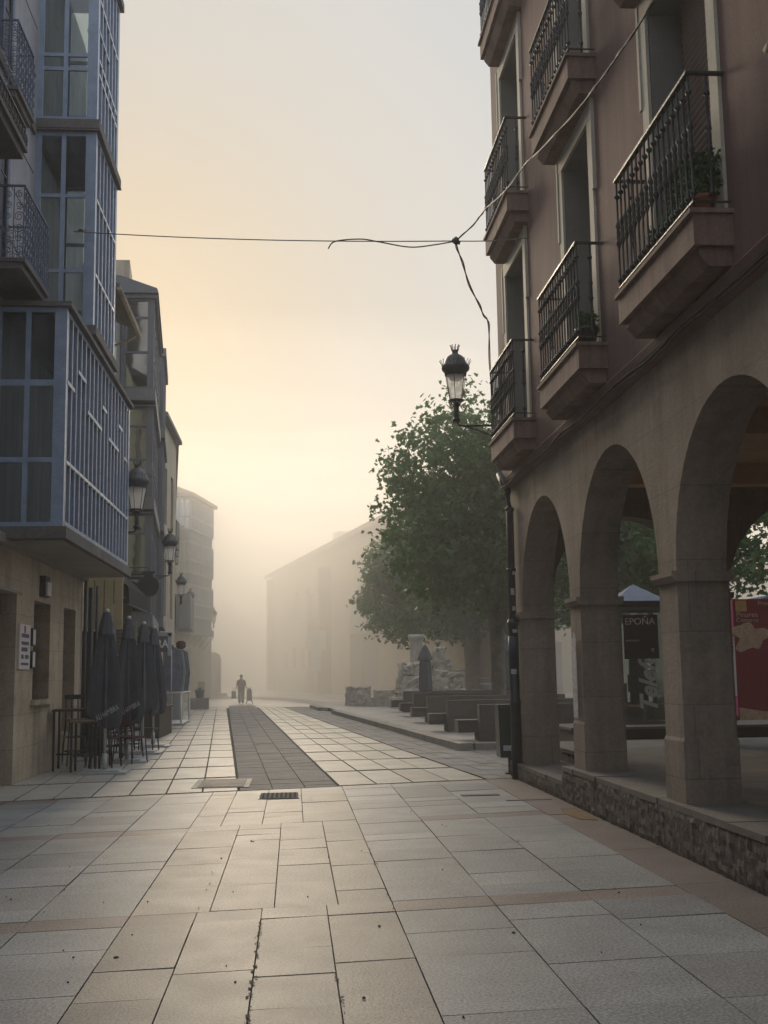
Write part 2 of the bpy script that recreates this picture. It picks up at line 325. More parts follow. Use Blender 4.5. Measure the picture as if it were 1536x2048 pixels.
def wall(mb, O, u, n, U0, U1, Z0, Z1, ops, th=.3, ends=True):
    """Wall with rectangular openings (u0,u1,z0,z1) and reveals; O on its outer face, u along it, n outwards."""
    O, u, n = Vector(O), Vector(u), Vector(n)
    P = lambda a, z, d: O + u*a + n*d + Vector((0, 0, z))
    us = sorted({U0, U1, *[o[0] for o in ops], *[o[1] for o in ops]}); us = [a for a in us if U0 <= a <= U1]
    zs = sorted({Z0, Z1, *[o[2] for o in ops], *[o[3] for o in ops]}); zs = [a for a in zs if Z0 <= a <= Z1]
    for a, b in zip(us, us[1:]):
        for c, d in zip(zs, zs[1:]):
            if any(o[0] < (a+b)/2 < o[1] and o[2] < (c+d)/2 < o[3] for o in ops): continue
            mb.face([P(a,c,0), P(b,c,0), P(b,d,0), P(a,d,0)]); mb.face([P(a,c,-th), P(a,d,-th), P(b,d,-th), P(b,c,-th)])
    for a, b, c, d in ops:
        for q in ([P(a,c,0),P(a,d,0),P(a,d,-th),P(a,c,-th)], [P(b,c,0),P(b,c,-th),P(b,d,-th),P(b,d,0)], [P(a,d,0),P(b,d,0),P(b,d,-th),P(a,d,-th)], [P(a,c,0),P(a,c,-th),P(b,c,-th),P(b,c,0)]):
            mb.face(q)
    if ends:
        for a in (U0, U1): mb.face([P(a,Z0,0), P(a,Z0,-th), P(a,Z1,-th), P(a,Z1,0)])
        mb.face([P(U0,Z1,0), P(U1,Z1,0), P(U1,Z1,-th), P(U0,Z1,-th)])
def arcade(mb, O, u, n, piers, zb, zs, zt, th, seg=20):
    """Arcade wall: piers = list of (u0,u1); round arches between neighbours springing at zs, wall up to zt."""
    O, u, n = Vector(O), Vector(u), Vector(n)
    P = lambda a, z, d: O + u*a + n*d + Vector((0, 0, z))
    for a, b in piers:
        for d in (0, -th): mb.face([P(a,zb,d), P(b,zb,d), P(b,zt,d), P(a,zt,d)])
        mb.face([P(a,zb,0), P(a,zb,-th), P(a,zs,-th), P(a,zs,0)]); mb.face([P(b,zb,0), P(b,zs,0), P(b,zs,-th), P(b,zb,-th)])
    for (a0, b0), (a1, b1) in zip(piers, piers[1:]):
        r = (a1-b0)/2; c = (a1+b0)/2
        pts = [(c-r*math.cos(math.pi*k/seg), zs+r*math.sin(math.pi*k/seg)) for k in range(seg+1)]
        for (x0, z0), (x1, z1) in zip(pts, pts[1:]):
            for d in (0, -th): mb.face([P(x0,z0,d), P(x1,z1,d), P(x1,zt,d), P(x0,zt,d)])
            mb.face([P(x0,z0,0), P(x0,z0,-th), P(x1,z1,-th), P(x1,z1,0)], smooth=True)

# ================================================================== GROUND
g = MB(); g.face([(-150,-25,-.02), (150,-25,-.02), (150,290,-.02), (-150,290,-.02)])
kind(g.build('ground', 'dirt'), 'structure')
g = MB(); g.face([(-60,57,-.006), (60,57,-.006), (60,289,-.006), (-60,289,-.006)])
g.face([(-60,57,-.006), (-60,16,-.006), (-4.6,16,-.006), (-4.6,57,-.006)])
kind(g.build('far_pavement', 'far_paving'), 'structure')

def shear(y): return .13 + (y-8)*.0145
pv = MB(); rnd = random.Random(3)
WARM, COOL, PINK, DARK = (.25, .228, .195), (.265, .272, .275), (.19, .155, .143), (.15, .14, .138)
def slab(x0, x1, y0, y1, c, g_=.004):
    v = rnd.uniform(.86, 1.12); c = tuple(a*v*rnd.uniform(.985, 1.015) for a in c)
    dz = rnd.uniform(-.0025, .0025); tx = rnd.uniform(-.0012, .0012)
    g2 = g_*rnd.uniform(.6, 1.7)
    P = [(x0+g_, y0+g2), (x1-g_, y0+g2), (x1-g_, y1-g2), (x0+g_, y1-g2)]
    T = [(x, y + shear(y)*x, dz+(tx if k in (1, 2) else -tx)) for k, (x, y) in enumerate(P)]
    pv.face(T, c)
    for k in range(4):
        a, b = T[k], T[(k+1) % 4]; pv.face([(a[0],a[1],-.018), (b[0],b[1],-.018), b, a], c)
centre = [-1.07, -.64, -.215, .215, .66]; leftc = [-4.15, -3.62, -2.98, -2.34, -1.70, -1.07]; rightc = [.66, 1.34, 2.02, 2.74]
bands = [(-3, 3.2, 0), (3.2, 3.6, 1), (3.6, 7.86, 0), (7.86, 8.2, 1), (8.2, 12.35, 0), (12.35, 12.72, 1), (12.72, 16.0, 0), (16.0, 16.45, 2)]
for b0, b1, t in bands:
    for grp, cols_, base in (('l', leftc, COOL), ('c', centre, WARM), ('r', rightc, COOL)):
        off = 0 if b0 < 8 else (.08 if b0 < 12.5 else -.12)
        if grp != 'c': off *= .5
        for k, (x0, x1) in enumerate(zip(cols_, cols_[1:])):
            if grp == 'c':
                if k > 0: x0 += off
                if k < 3: x1 += off
            if t == 1:
                c = PINK if grp != 'c' else (WARM if rnd.random() < .7 else PINK)
                if b0 == 12.35 and grp == 'c': c = WARM
                if b0 == 7.86 and grp == 'c' and k == 0: c = PINK
                if b0 == 7.86 and grp == 'c' and k in (1,): c = DARK
                if b0 == 12.35 and grp == 'r' and k == 0: c = COOL
                slab(x0, x1, b0, b1, c, .003)
            elif t == 2:
                slab(x0, x1, b0, b1, (.31, .295, .27) if x0 > -3 else PINK)
            else:
                y = b0
                while y < b1 - .01:
                    L_ = rnd.choice([.4, .5, .6, .8, .95, 1.1]); y1 = y + L_
                    if b1 - y1 < .4: y1 = b1
                    c = base
                    q = rnd.random()
                    if grp == 'c' and q < .22: c = (.19, .178, .162)
                    if grp != 'c' and q < .12: c = (.225, .232, .238)
                    if grp != 'c' and q > .86: c = (.31, .315, .312)
                    slab(x0, x1, y, y1, c); y = y1
y = -3
while y < 16.4:                                              # pinkish border along the arcade base
    L_ = rnd.uniform(1.2, 1.9); slab(2.74, 3.36, y, min(y+L_, 16.45), PINK, .003); y += L_
kind(pv.build('street_paving', 'paving'), 'structure')

# upper street: light slabs in two fields, dark cobble strip between, joint bands
bed = MB(); bed.face([(-4.6,16.0,-.014), (60,16.0,-.014), (60,57,-.014), (-4.6,57,-.014)])
kind(bed.build('paving_bed', 'dirt'), 'structure')
gp = MB(); cb = MB()
def bl(x, y, s=-.057): return x + s*(y-17)
def q4(mb, x0, x1, y0, y1, s0, s1, sh, c, g_=.012, gy=.06, z=0):
    v = rnd.uniform(.88, 1.1); c = tuple(a*v for a in c)
    P = [(x0+g_, y0+gy, s0), (x1-g_, y0+gy, s1), (x1-g_, y1-gy, s1), (x0+g_, y1-gy, s0)]
    dz = z + rnd.uniform(-.003, .003)
    T = [(bl(x, yy, s), yy + (sh or max(.06, .25-(yy-16.5)*.026))*x, dz) for x, yy, s in P]
    mb.face(T, c)
    for k in range(4):
        a, b = T[k], T[(k+1) % 4]; mb.face([(a[0],a[1],-.013), (b[0],b[1],-.013), b, a], c)
y = 16.5
while y < 58:
    p = 2.15; sh = 0
    for k in range(8):
        x1 = -.78 - .47*k; q4(gp, x1-.47, x1, y, y+p, -.06+.0, -.06, sh, (.37, .35, .31) if k else (.38, .35, .30), gy=.085)
    y += p
y = 16.5
while y < 58:
    p = 2.45; sh = 0
    for k in range(4):
        x0 = .60 + .53*k; s = -.057 - .006*k
        q4(gp, x0, x0+.53, y, y+p, s, s-.006, sh, (.39, .355, .295), gy=.095)
    y += p
for k in range(3):
    y = 16.5
    while y < 60:
        p = rnd.uniform(.35, .8); x0 = -.76 + .445*k; sh = 0
        q4(cb, x0, x0+.445, y, y+p, -.058, -.058, sh, (.15, .148, .145), g_=.006, gy=.012)
        y += p
for k in range(7):                                            # right hand border in grey setts
    y = 16.5
    while y < 56:
        p = rnd.uniform(.5, 1.0); x0 = 2.75 + .30*k; sh = 0
        q4(cb, x0, x0+.30, y, y+p, -.081, -.081, sh, (.20, .195, .185), g_=.006, gy=.01); y += p
for k in range(22):                                           # setts in front of the arcade's corner
    y = 17.2
    while y < 23.4:
        p = rnd.uniform(.5, 1.0); x0 = 4.85 + .35*k; q4(cb, x0, x0+.35, y, y+p, 0, 0, .03, (.19, .185, .18), g_=.006, gy=.01); y += p
kind(gp.build('upper_street_paving', 'paving'), 'structure')
kind(cb.build('sett_paving', 'cobble'), 'structure')
rb = MB(); pts = [(-9, 78), (-5.0, 78), (-3.0, 76.5), (-.8, 70.5), (.9, 61), (2.2, 57.2), (3.6, 57.2), (2.4, 62), (.8, 72), (-.8, 79.5), (-3.2, 85), (-9, 88)]
rb.face([(a, b, -.002) for a, b in pts]); kind(rb.build('road', 'cobble'), 'structure')
M['road_dark'] = None
mat('road_dark', (.17, .165, .16), rough=.7, n1=(.5, .2), n2=(8, .15), bump=.2)
bpy.data.objects['road'].data.materials[0] = M['road_dark']

# manhole, grates, pothole
def grate(name, x0, x1, y0, y1, label, rows=3, cols=8, m='iron'):
    t = E(name, ((x0+x1)/2, (y0+y1)/2, 0), label, 'drain' if rows else 'manhole cover')
    f = MB(); w = .03; f.box(x0, x1, y0, y0+w, -.005, .008); f.box(x0, x1, y1-w, y1, -.005, .008); f.box(x0, x0+w, y0+w, y1-w, -.005, .008); f.box(x1-w, x1, y0+w, y1-w, -.005, .008); f.build('frame', m, t)
    b = MB(); X0, X1, Y0, Y1 = x0+w, x1-w, y0+w, y1-w
    for i in range(rows+1):
        yy = Y0+(Y1-Y0)*i/max(rows, 1); b.box(X0, X1, yy-.02, yy+.02, -.004, .010)
    for i in range(cols+1):
        xx = X0+(X1-X0)*i/cols; b.box(xx-.014, xx+.014, Y0, Y1, -.003, .0115)
    b.build('grille', 'ledge_concrete', t)
    s = MB(); s.face([(X0,Y0,.0045), (X1,Y0,.0045), (X1,Y1,.0045), (X0,Y1,.0045)]); s.build('sump', 'dark_room', t)
grate('drain_grate', -.45, .07, 15.12, 15.85, 'rectangular cast iron drain grate with square holes in the pale foreground slabs')
mat('worn_metal', (.12, .11, .10), rough=.6, n1=(9, .2), n2=(60, .2), bump=.3)
t = E('manhole_cover', (-1.0, 17.3, 0), 'wide ribbed metal manhole cover at the seam beside the dark cobble strip', 'manhole cover')
b = MB(); b.box(-1.42, -.62, 16.75, 18.1, -.003, .008); b.build('frame', 'worn_metal', t)
b = MB()
for k in range(9): b.box(-1.34, -.70, 16.83+.135*k, 16.93+.135*k, .008, .016)
b.build('plate', 'worn_metal', t)
b = MB(); b.box(2.10, 2.58, 14.95, 15.12, -.003, .008); tag(b.build('access_hatch', 'iron'), 'thin dark slot hatch in the slabs left of the arcade base', 'hatch')
b = MB(); b.box(2.55, 3.1, 14.3, 14.36, -.003, .007); tag(b.build('channel_cover', 'iron'), 'narrow dark channel cover in the reddish border by the arcade', 'drain cover')
b = MB(); b.prism([(2.98,12.4),(3.14,12.3),(3.2,12.9),(3.16,13.4),(3.0,13.45),(2.93,12.9)], -.002, .004); tag(b.build('rusty_cover', 'rust'), 'small rusty brown cover sunk in the pink border slabs', 'cover')
b = MB()
for (x, y, r) in ((-.99, 6.9, .018), (-.4, 11.4, .012), (.52, 7.5, .010), (-.62, 10.4, .01), (1.3, 7.2, .012), (.33, 5.9, .01), *[(rnd.uniform(-3.5, 2.9), 4.6+9*rnd.random()**1.4, rnd.uniform(.003, .0085)) for _ in range(45)]):
    b.lathe([(r, .001), (r*.6, .009)], x, y, n=7)
tag(b.build('dirt_specks', 'dirt'), 'few dark gum specks scattered on the foreground slabs', 'specks')['kind'] = 'stuff'

rnd2 = random.Random(17)
sm_ = MB()
for (xa, ya, xb, yb, n, w0) in ((-.215, 4.2, -.215, 7.75, 60, .011), (.215, 4.6, .215, 6.4, 26, .010), (.66, 7.9, .66, 11.5, 20, .010), (-.64, 8.3, -.64, 12, 16, .008), (.215, 12.9, .2, 16, 8, .01)):
    for k in range(n):
        q = rnd2.random(); x = xa+(xb-xa)*q+rnd2.gauss(0,.008); y = ya+(yb-ya)*q; r_ = w0*rnd2.uniform(.3, 1.1)*1; y += shear(y)*x
        pts = [(x+r_*math.cos(a)*rnd2.uniform(.5,1.2), y+r_*2.2*math.sin(a)*rnd2.uniform(.5,1.2)) for a in [j*math.pi/4 for j in range(8)]]
        sm_.face([(a, b, .0052+.00002*k) for a, b in pts])
kind(sm_.build('tar_patches', 'tar'), 'stuff')['label'] = 'black tar and grit clinging to the slab joints'
# ================================================================== RIGHT BUILDING WITH ARCADE
B = E('arcade_building', (3.3, 8, 0), 'mauve rendered corner house with iron balconies above a stone arcade', 'building')
a = MB(); piers = [(-3.9,-3.4), (-.45,.05), (3.3,3.8), (6.72,7.2), (9.9,10.4), (13.35,13.85), (16.78,17.5)]
arcade(a, (3.3,0,0), (0,1,0), (-1,0,0), piers, .22, 2.38, 4.33, .45, seg=32); a.build('arcade_wall', 'arcade_stone', B)
a = MB(); arcade(a, (0,17.5,0), (1,0,0), (0,1,0), [(3.3,3.82), (6.1,6.48), (9.4,10.0), (12.6,13.2)], .2, 2.66, 4.32, .45, seg=28); 
a.v = [(x if x > 3.31 else 3.303, y, z) for x, y, z in a.v]; a.build('end_arcade_wall', 'arcade_stone', B)
for y0, y1 in piers:
    lo = .2 if y0 > 16 else .4
    c = MB(); c.extr([(3.24,2.38), (3.24,2.34), (3.27,2.29), (3.78,2.29), (3.80,2.34), (3.80,2.38)], y0-.05, y1+.05); c.build('impost', 'arcade_stone', B)
    c = MB(); c.extr([(3.287,lo-.02), (3.287,.93), (3.30,.96), (3.76,.96), (3.772,.93), (3.772,lo-.02)], y0-.013, y1+.013); c.build('plinth', 'arcade_stone', B)
for x0, x1 in ((6.1,6.48), (9.4,10.0)):
    c = MB(); c.extr([(17.0,2.66), (17.0,2.62), (17.03,2.57), (17.52,2.57), (17.55,2.66)], x0-.05, x1+.05, axis='x'); c.build('impost', 'arcade_stone', B)
c = MB(); c.face([(3.5,-4,4.3), (3.5,17.3,4.3), (13,17.3,4.3), (13,-4,4.3)]); c.build('arcade_ceiling', 'soffit_plaster', B)
for yy in (2, 5.2, 8.65, 12.1, 15.5): c = MB(); c.box(3.76, 9.5, yy-.15, yy+.15, 4.02, 4.3); c.build('ceiling_beam', 'soffit_plaster', B)
c = MB(); c.box(9.6, 9.9, -4, 17.04, .3, 4.3); c.build('shop_wall', 'soffit_plaster', B)
# upper facade
wins = {'N': (8.2, 9.66), 'M': (11.75, 12.98), 'F': (15.38, 16.78)}
ws = [(8.2,9.66), (11.78,12.98), (15.38,16.72), (4.6,6.06), (1.0,2.46)]
ops = []
for fl in (0, 1, 2):
    z = 4.86 + 3.13*fl
    for a_, b_ in ws: ops.append((a_, b_, z, z+2.52))
w = MB(); wall(w, (3.2,0,0), (0,1,0), (-1,0,0), -4, 17.6, 4.38, 14.2, ops, th=.42); w.build('upper_wall', 'mauve_render', B)
w = MB(); wall(w, (0,17.6,0), (1,0,0), (0,1,0), 3.203, 13, 4.38, 14.2, [], th=.4); w.build('side_wall', 'mauve_render', B)
w = MB(); w.extr([(3.28,4.28), (3.18,4.33), (3.16,4.40), (3.21,4.46), (3.5,4.46), (3.5,4.28)], -4, 17.64); w.build('string_course', 'mauve_render', B)
w = MB(); w.face([(3.2,-4,14.2), (13,-4,14.2), (13,17.6,14.2), (3.2,17.6,14.2)]); w.build('roof', 'roof_tile', B)
w = MB(); w.box(12.8, 13, -4, 17.5, 0.3, 14.1); w.box(3.3, 12.8, -4.2, -4, .3, 14.1); w.build('back_wall', 'mauve_render', B)
def win_set(a_, b_, z, near):
    tr = MB(); zt = z+2.52; X = 3.2-.028
    tr.box(X, 3.235, a_-.17, a_-.0, z, zt+.0); tr.box(X, 3.235, b_, b_+.17, z, zt)
    tr.box(X-.004, 3.235, a_-.17, b_+.17, zt, zt+.20)
    tr.box(X-.012, 3.23, a_-.225, a_-.168, zt-.82, zt+.205); tr.box(X-.012, 3.23, b_+.168, b_+.225, zt-.82, zt+.205)
    f = tr.build('window_surround', 'trim_cream', B)
    rv = MB(); rv.box(3.205, 3.61, a_+.001, a_+.015, z, zt); rv.box(3.205, 3.61, b_-.015, b_-.001, z, zt); rv.box(3.205, 3.61, a_+.015, b_-.015, zt-.015, zt-.001); sub('reveal', rv, 'reveal_grey', f); f.children[0].matrix_parent_inverse = Matrix.Translation(-B.location) if False else Matrix()
    fr = MB(); x = 3.50
    ym = (a_+b_)/2
    for q0, q1 in ((a_+.015, a_+.075), (b_-.075, b_-.015), (ym-.05, ym+.05)): fr.box(x, x+.06, q0, q1, z, zt-.02)
    fr.box(x+.003, x+.057, a_+.07, b_-.07, zt-.10, zt-.02); fr.box(x+.003, x+.057, a_+.07, b_-.07, z, z+.55); fr.box(x+.003, x+.057, a_+.07, b_-.07, z+1.9, z+1.96)
    wd = fr.build('window', 'wood_dark', B)
    pn = MB(); pn.face([(x+.03,a_,z), (x+.03,b_,z), (x+.03,b_,zt), (x+.03,a_,zt)]); sub('pane', pn, 'window_glass', wd)
    sh = MB(); bottom = z + (.05 if near else 1.1)
    zz = zt-.03; half = (a_+b_)/2 if near else b_
    while zz > bottom:
        sh.extr([(3.44,zz), (3.425,zz-.03), (3.44,zz-.062), (3.455,zz-.062), (3.455,zz)], a_+.02, b_-.02 if not near else b_-.22); zz -= .065
    if near: sub('shutter', sh, 'shutter_brown', wd)
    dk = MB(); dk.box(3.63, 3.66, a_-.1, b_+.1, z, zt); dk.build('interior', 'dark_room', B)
    return
for fl in (0, 1, 2):
    for k, (a_, b_) in enumerate(ws): win_set(a_, b_, 4.86+3.13*fl, k in (0, 3, 4))
def baluster(mb, x, y, z0, z1, n=6):
    h = z1-z0; r = .0095
    pr = [(r, 0), (r, .10), (.026, .115), (.026, .135), (r, .15), (r, .40), (.018, .43), (.028, .455), (.014, .475), (.019, .50), (.019, .56), (.014, .58), (.028, .60), (.018, .625), (r, .65), (r, .84), (.026, .855), (.026, .872), (r, .885), (r, 1)]
    mb.lathe([(rr, z0+t*h) for rr, t in pr], x, y, n=n)
def balcony(y0, y1, zt, xf=2.90, xw=3.2):
    s = MB(); zb = zt-.27
    s.box(xf-.03, xw+.01, y0-.03, y1+.03, zt-.035, zt)
    s.box(xf, xw+.01, y0, y1, zb, zt-.035)
    s.extr([(xf+.05,zb), (xf+.05,zb-.05), (xf+.12,zb-.14), (xw+.01,zb-.14), (xw+.01,zb)], y0+.05, y1-.05)
    p = s.build('balcony', 'balcony_render', B)
    rr = MB(); z1 = zt+1.05; i = .025
    rr.box(xf, xf+.045, y0, y1, z1, z1+.022); rr.box(xf+.045, xw+.02, y0, y0+.04, z1, z1+.02); rr.box(xf+.045, xw+.02, y1-.04, y1, z1, z1+.02)
    rr.box(xf+.01, xf+.032, y0+.01, y1-.01, zt+.06, zt+.072); rr.box(xf+.03, xw, y0+.01, y0+.03, zt+.06, zt+.071); rr.box(xf+.03, xw, y1-.03, y1-.01, zt+.06, zt+.071)
    n = int(round((y1-y0)/.125))
    for k in range(n+1): baluster(rr, xf+.022, y0+.022+(y1-y0-.044)*k/n, zt, z1)
    for yy in (y0+.022, y1-.022): baluster(rr, xf+.16, yy, zt, z1)
    sub('railing', rr, 'iron', p)
for fl in (0, 1, 2):
    for y0, y1 in ((7.95,9.93), (11.42,13.3), (14.98,16.75), (4.35,6.3)): balcony(y0, y1, 4.85+3.13*fl)
# cable conduit along the string course
cb_ = MB(); P = []
for k in range(45):
    yy = -3+20.4*k/44; P.append((3.13+.008*math.sin(k*2.1), yy, 4.27+.018*math.sin(k*1.3)))
cb_.tube(P, .010, 6); cb_.tube([(p[0]+.012, p[1], p[2]-.03+.006*math.sin(i*3)) for i, p in enumerate(P)], .006, 5)
cb_.build('wall_cable', 'black_fabric', B)
# drainpipe on the corner
t = E('drainpipe', (3.18, 17.2, 0), 'dark iron drainpipe covered in stickers on the arcade corner', 'drainpipe')
d = MB(); d.tube([(3.13,17.4,4.5), (3.16,17.25,4.36), (3.20,17.14,4.22), (3.215,17.12,3.9), (3.215,17.12,2.2)], .055, 12)
for z in (2.25, 3.0, 3.9): d.lathe([(.068,z),(.068,z+.05)], 3.215, 17.12, 12)
d.build('pipe', 'pipe_teal', t)
d = MB(); d.lathe([(.078,0), (.078,1.05), (.083,1.06), (.083,1.12), (.074,1.13), (.074,2.2), (.08,2.2), (.08,2.28)], 3.215, 17.12, 14); d.build('guard', 'pipe_teal', t)
d = MB(); d.lathe([(.0755,1.62), (.0755,2.05)], 3.215, 17.12, 14); d.build('blue_wrap', 'pipe_blue', t)
for (z, h, a_) in ((2.65,.1,.0), (2.42,.07,.3), (2.1,.05,.2), (1.5,.07,-.3), (2.95,.06,.5)):
    d = MB(); r = .0795 if z < 2.28 else .0575
    q = [(3.215+r*math.sin(a_+u), 17.12-r*math.cos(a_+u)) for u in (-.5, 0, .5)]
    d.face([(q[0][0],q[0][1],z), (q[1][0],q[1][1],z), (q[1][0],q[1][1],z+h), (q[0][0],q[0][1],z+h)]); d.face([(q[1][0],q[1][1],z), (q[2][0],q[2][1],z), (q[2][0],q[2][1],z+h), (q[1][0],q[1][1],z+h)]); d.build('sticker', 'sticker', t)
# posters on the pier
d = MB(); d.face([(3.268,13.72,1.0), (3.268,13.5,1.0), (3.268,13.5,1.9), (3.268,13.6,2.0), (3.268,13.72,1.85)]); d.face([(3.264,13.72,1.0),(3.264,13.72,1.85),(3.264,13.5,1.9),(3.264,13.5,1.0)])
mat('faded_paper', (.45, .44, .46), rough=.7, n1=(14, .3), n2=(60, .2), bump=.1)
tag(d.build('torn_poster', 'faded_paper'), 'pale torn strip of poster on the middle arcade pier', 'poster')
# platform, plinth wall
P_ = MB(); P_.box(3.22, 13, -4, 14.15, -.02, .36); P_.box(3.95, 13, 14.15, 19.0, -.02, .36); P_.box(3.22, 3.95, 14.153, 17.62, -.02, .17)
plat = P_.build('arcade_platform', 'rough_base'); kind(plat, 'structure')
P_ = MB()
rr_ = random.Random(5); y = -4
while y < 14.15:
    y1 = min(14.15, y + rr_.uniform(.5, 1.1)); P_.box(3.20+rr_.uniform(-.012,.012), 3.66, y+.004, y1-.004, .36, .415+rr_.uniform(-.005,.005)); y = y1
P_.box(3.665, 13, -4, 14.15, .361, .41); P_.box(3.93, 13, 14.152, 19.0, .36, .41)
y = 14.16
while y < 17.6:
    y1 = min(17.64, y + rr_.uniform(.5, 1.0)); P_.box(3.20+rr_.uniform(-.012,.012), 3.94, y+.004, y1-.004, .17, .225); y = y1
kind(P_.build('platform_paving', 'concrete_top'), 'structure')
# roughcast face of the platform
rs = MB(); rs_ = random.Random(6); dy, dz = .045, .045
for (ya, yb, zt_) in ((-2.0, 14.15, .36), (14.15, 17.62, .17)):
    ny, nz_ = int((yb-ya)/dy), int(zt_/dz); P = [[(3.205-rs_.random()**2*.02 + (.01 if l in (0, nz_) else 0), ya+(yb-ya)*k/ny+rs_.uniform(-.012,.012)*(0 < k < ny), zt_*l/nz_+rs_.uniform(-.01,.01)*(0 < l < nz_)) for l in range(nz_+1)] for k in range(ny+1)]
    for k in range(ny):
        for l in range(nz_): rs.face([P[k][l], P[k+1][l], P[k+1][l+1], P[k][l+1]])
kind(rs.build('roughcast_facing', 'rough_base'), 'structure')

# flower pots on the near balcony
def pot(name, x, y, z, r, h, nl, spread, height, label, plant=True, m='terracotta', seed=1):
    t = E(name, (x,y,z), label, 'potted plant'); rn = random.Random(seed)
    p = MB(); p.lathe([(r*.7,z), (r*.95,z+h*.85), (r*1.08,z+h*.86), (r*1.08,z+h), (r*.9,z+h), (r*.85,z+h*.9)], x, y, 14); p.build('pot', m, t)
    f = MB()
    for k in range(nl):
        a = rn.uniform(0, 6.283); rr = spread*rn.random()**.6; zz = z+h+height*rn.random(); s = rn.uniform(.015,.04)
        c = Vector((x+rr*math.cos(a), y+rr*math.sin(a), zz)); d1 = Vector((rn.uniform(-1,1), rn.uniform(-1,1), rn.uniform(-1,1))).normalized()*s; d2 = d1.cross(Vector((rn.uniform(-1,1), rn.uniform(-1,1), .3))).normalized()*s*.5
        f.face([c-d1, c+d2, c+d1, c-d2])
    for k in range(10):
        a = rn.uniform(0, 6.283); f.tube([(x,y,z+h*.9), (x+.5*spread*math.cos(a),y+.5*spread*math.sin(a),z+h+height*.5), (x+.9*spread*math.cos(a),y+.9*spread*math.sin(a),z+h+height*.95)], .003, 4)
    f.build('foliage', 'pot_leaf', t); return t
pot('potted_plant', 3.06, 8.12, 4.85, .085, .16, 420, .15, .34, 'bushy green plant in a terracotta pot at the near end of the nearest balcony', seed=4)
pot('potted_plant', 3.04, 8.62, 4.85, .07, .14, 260, .13, .5, 'leafy green plant midway along the nearest balcony', seed=5)
pot('potted_plant', 3.05, 9.1, 4.85, .07, .14, 160, .12, .18, 'low plant in a red pot near the far end of the nearest balcony', seed=6)
pot('potted_plant', 3.05, 11.62, 4.85, .12, .2, 260, .12, .16, 'dark green spiky plant in a squat green pot on the middle balcony', m='bin_green', seed=7)

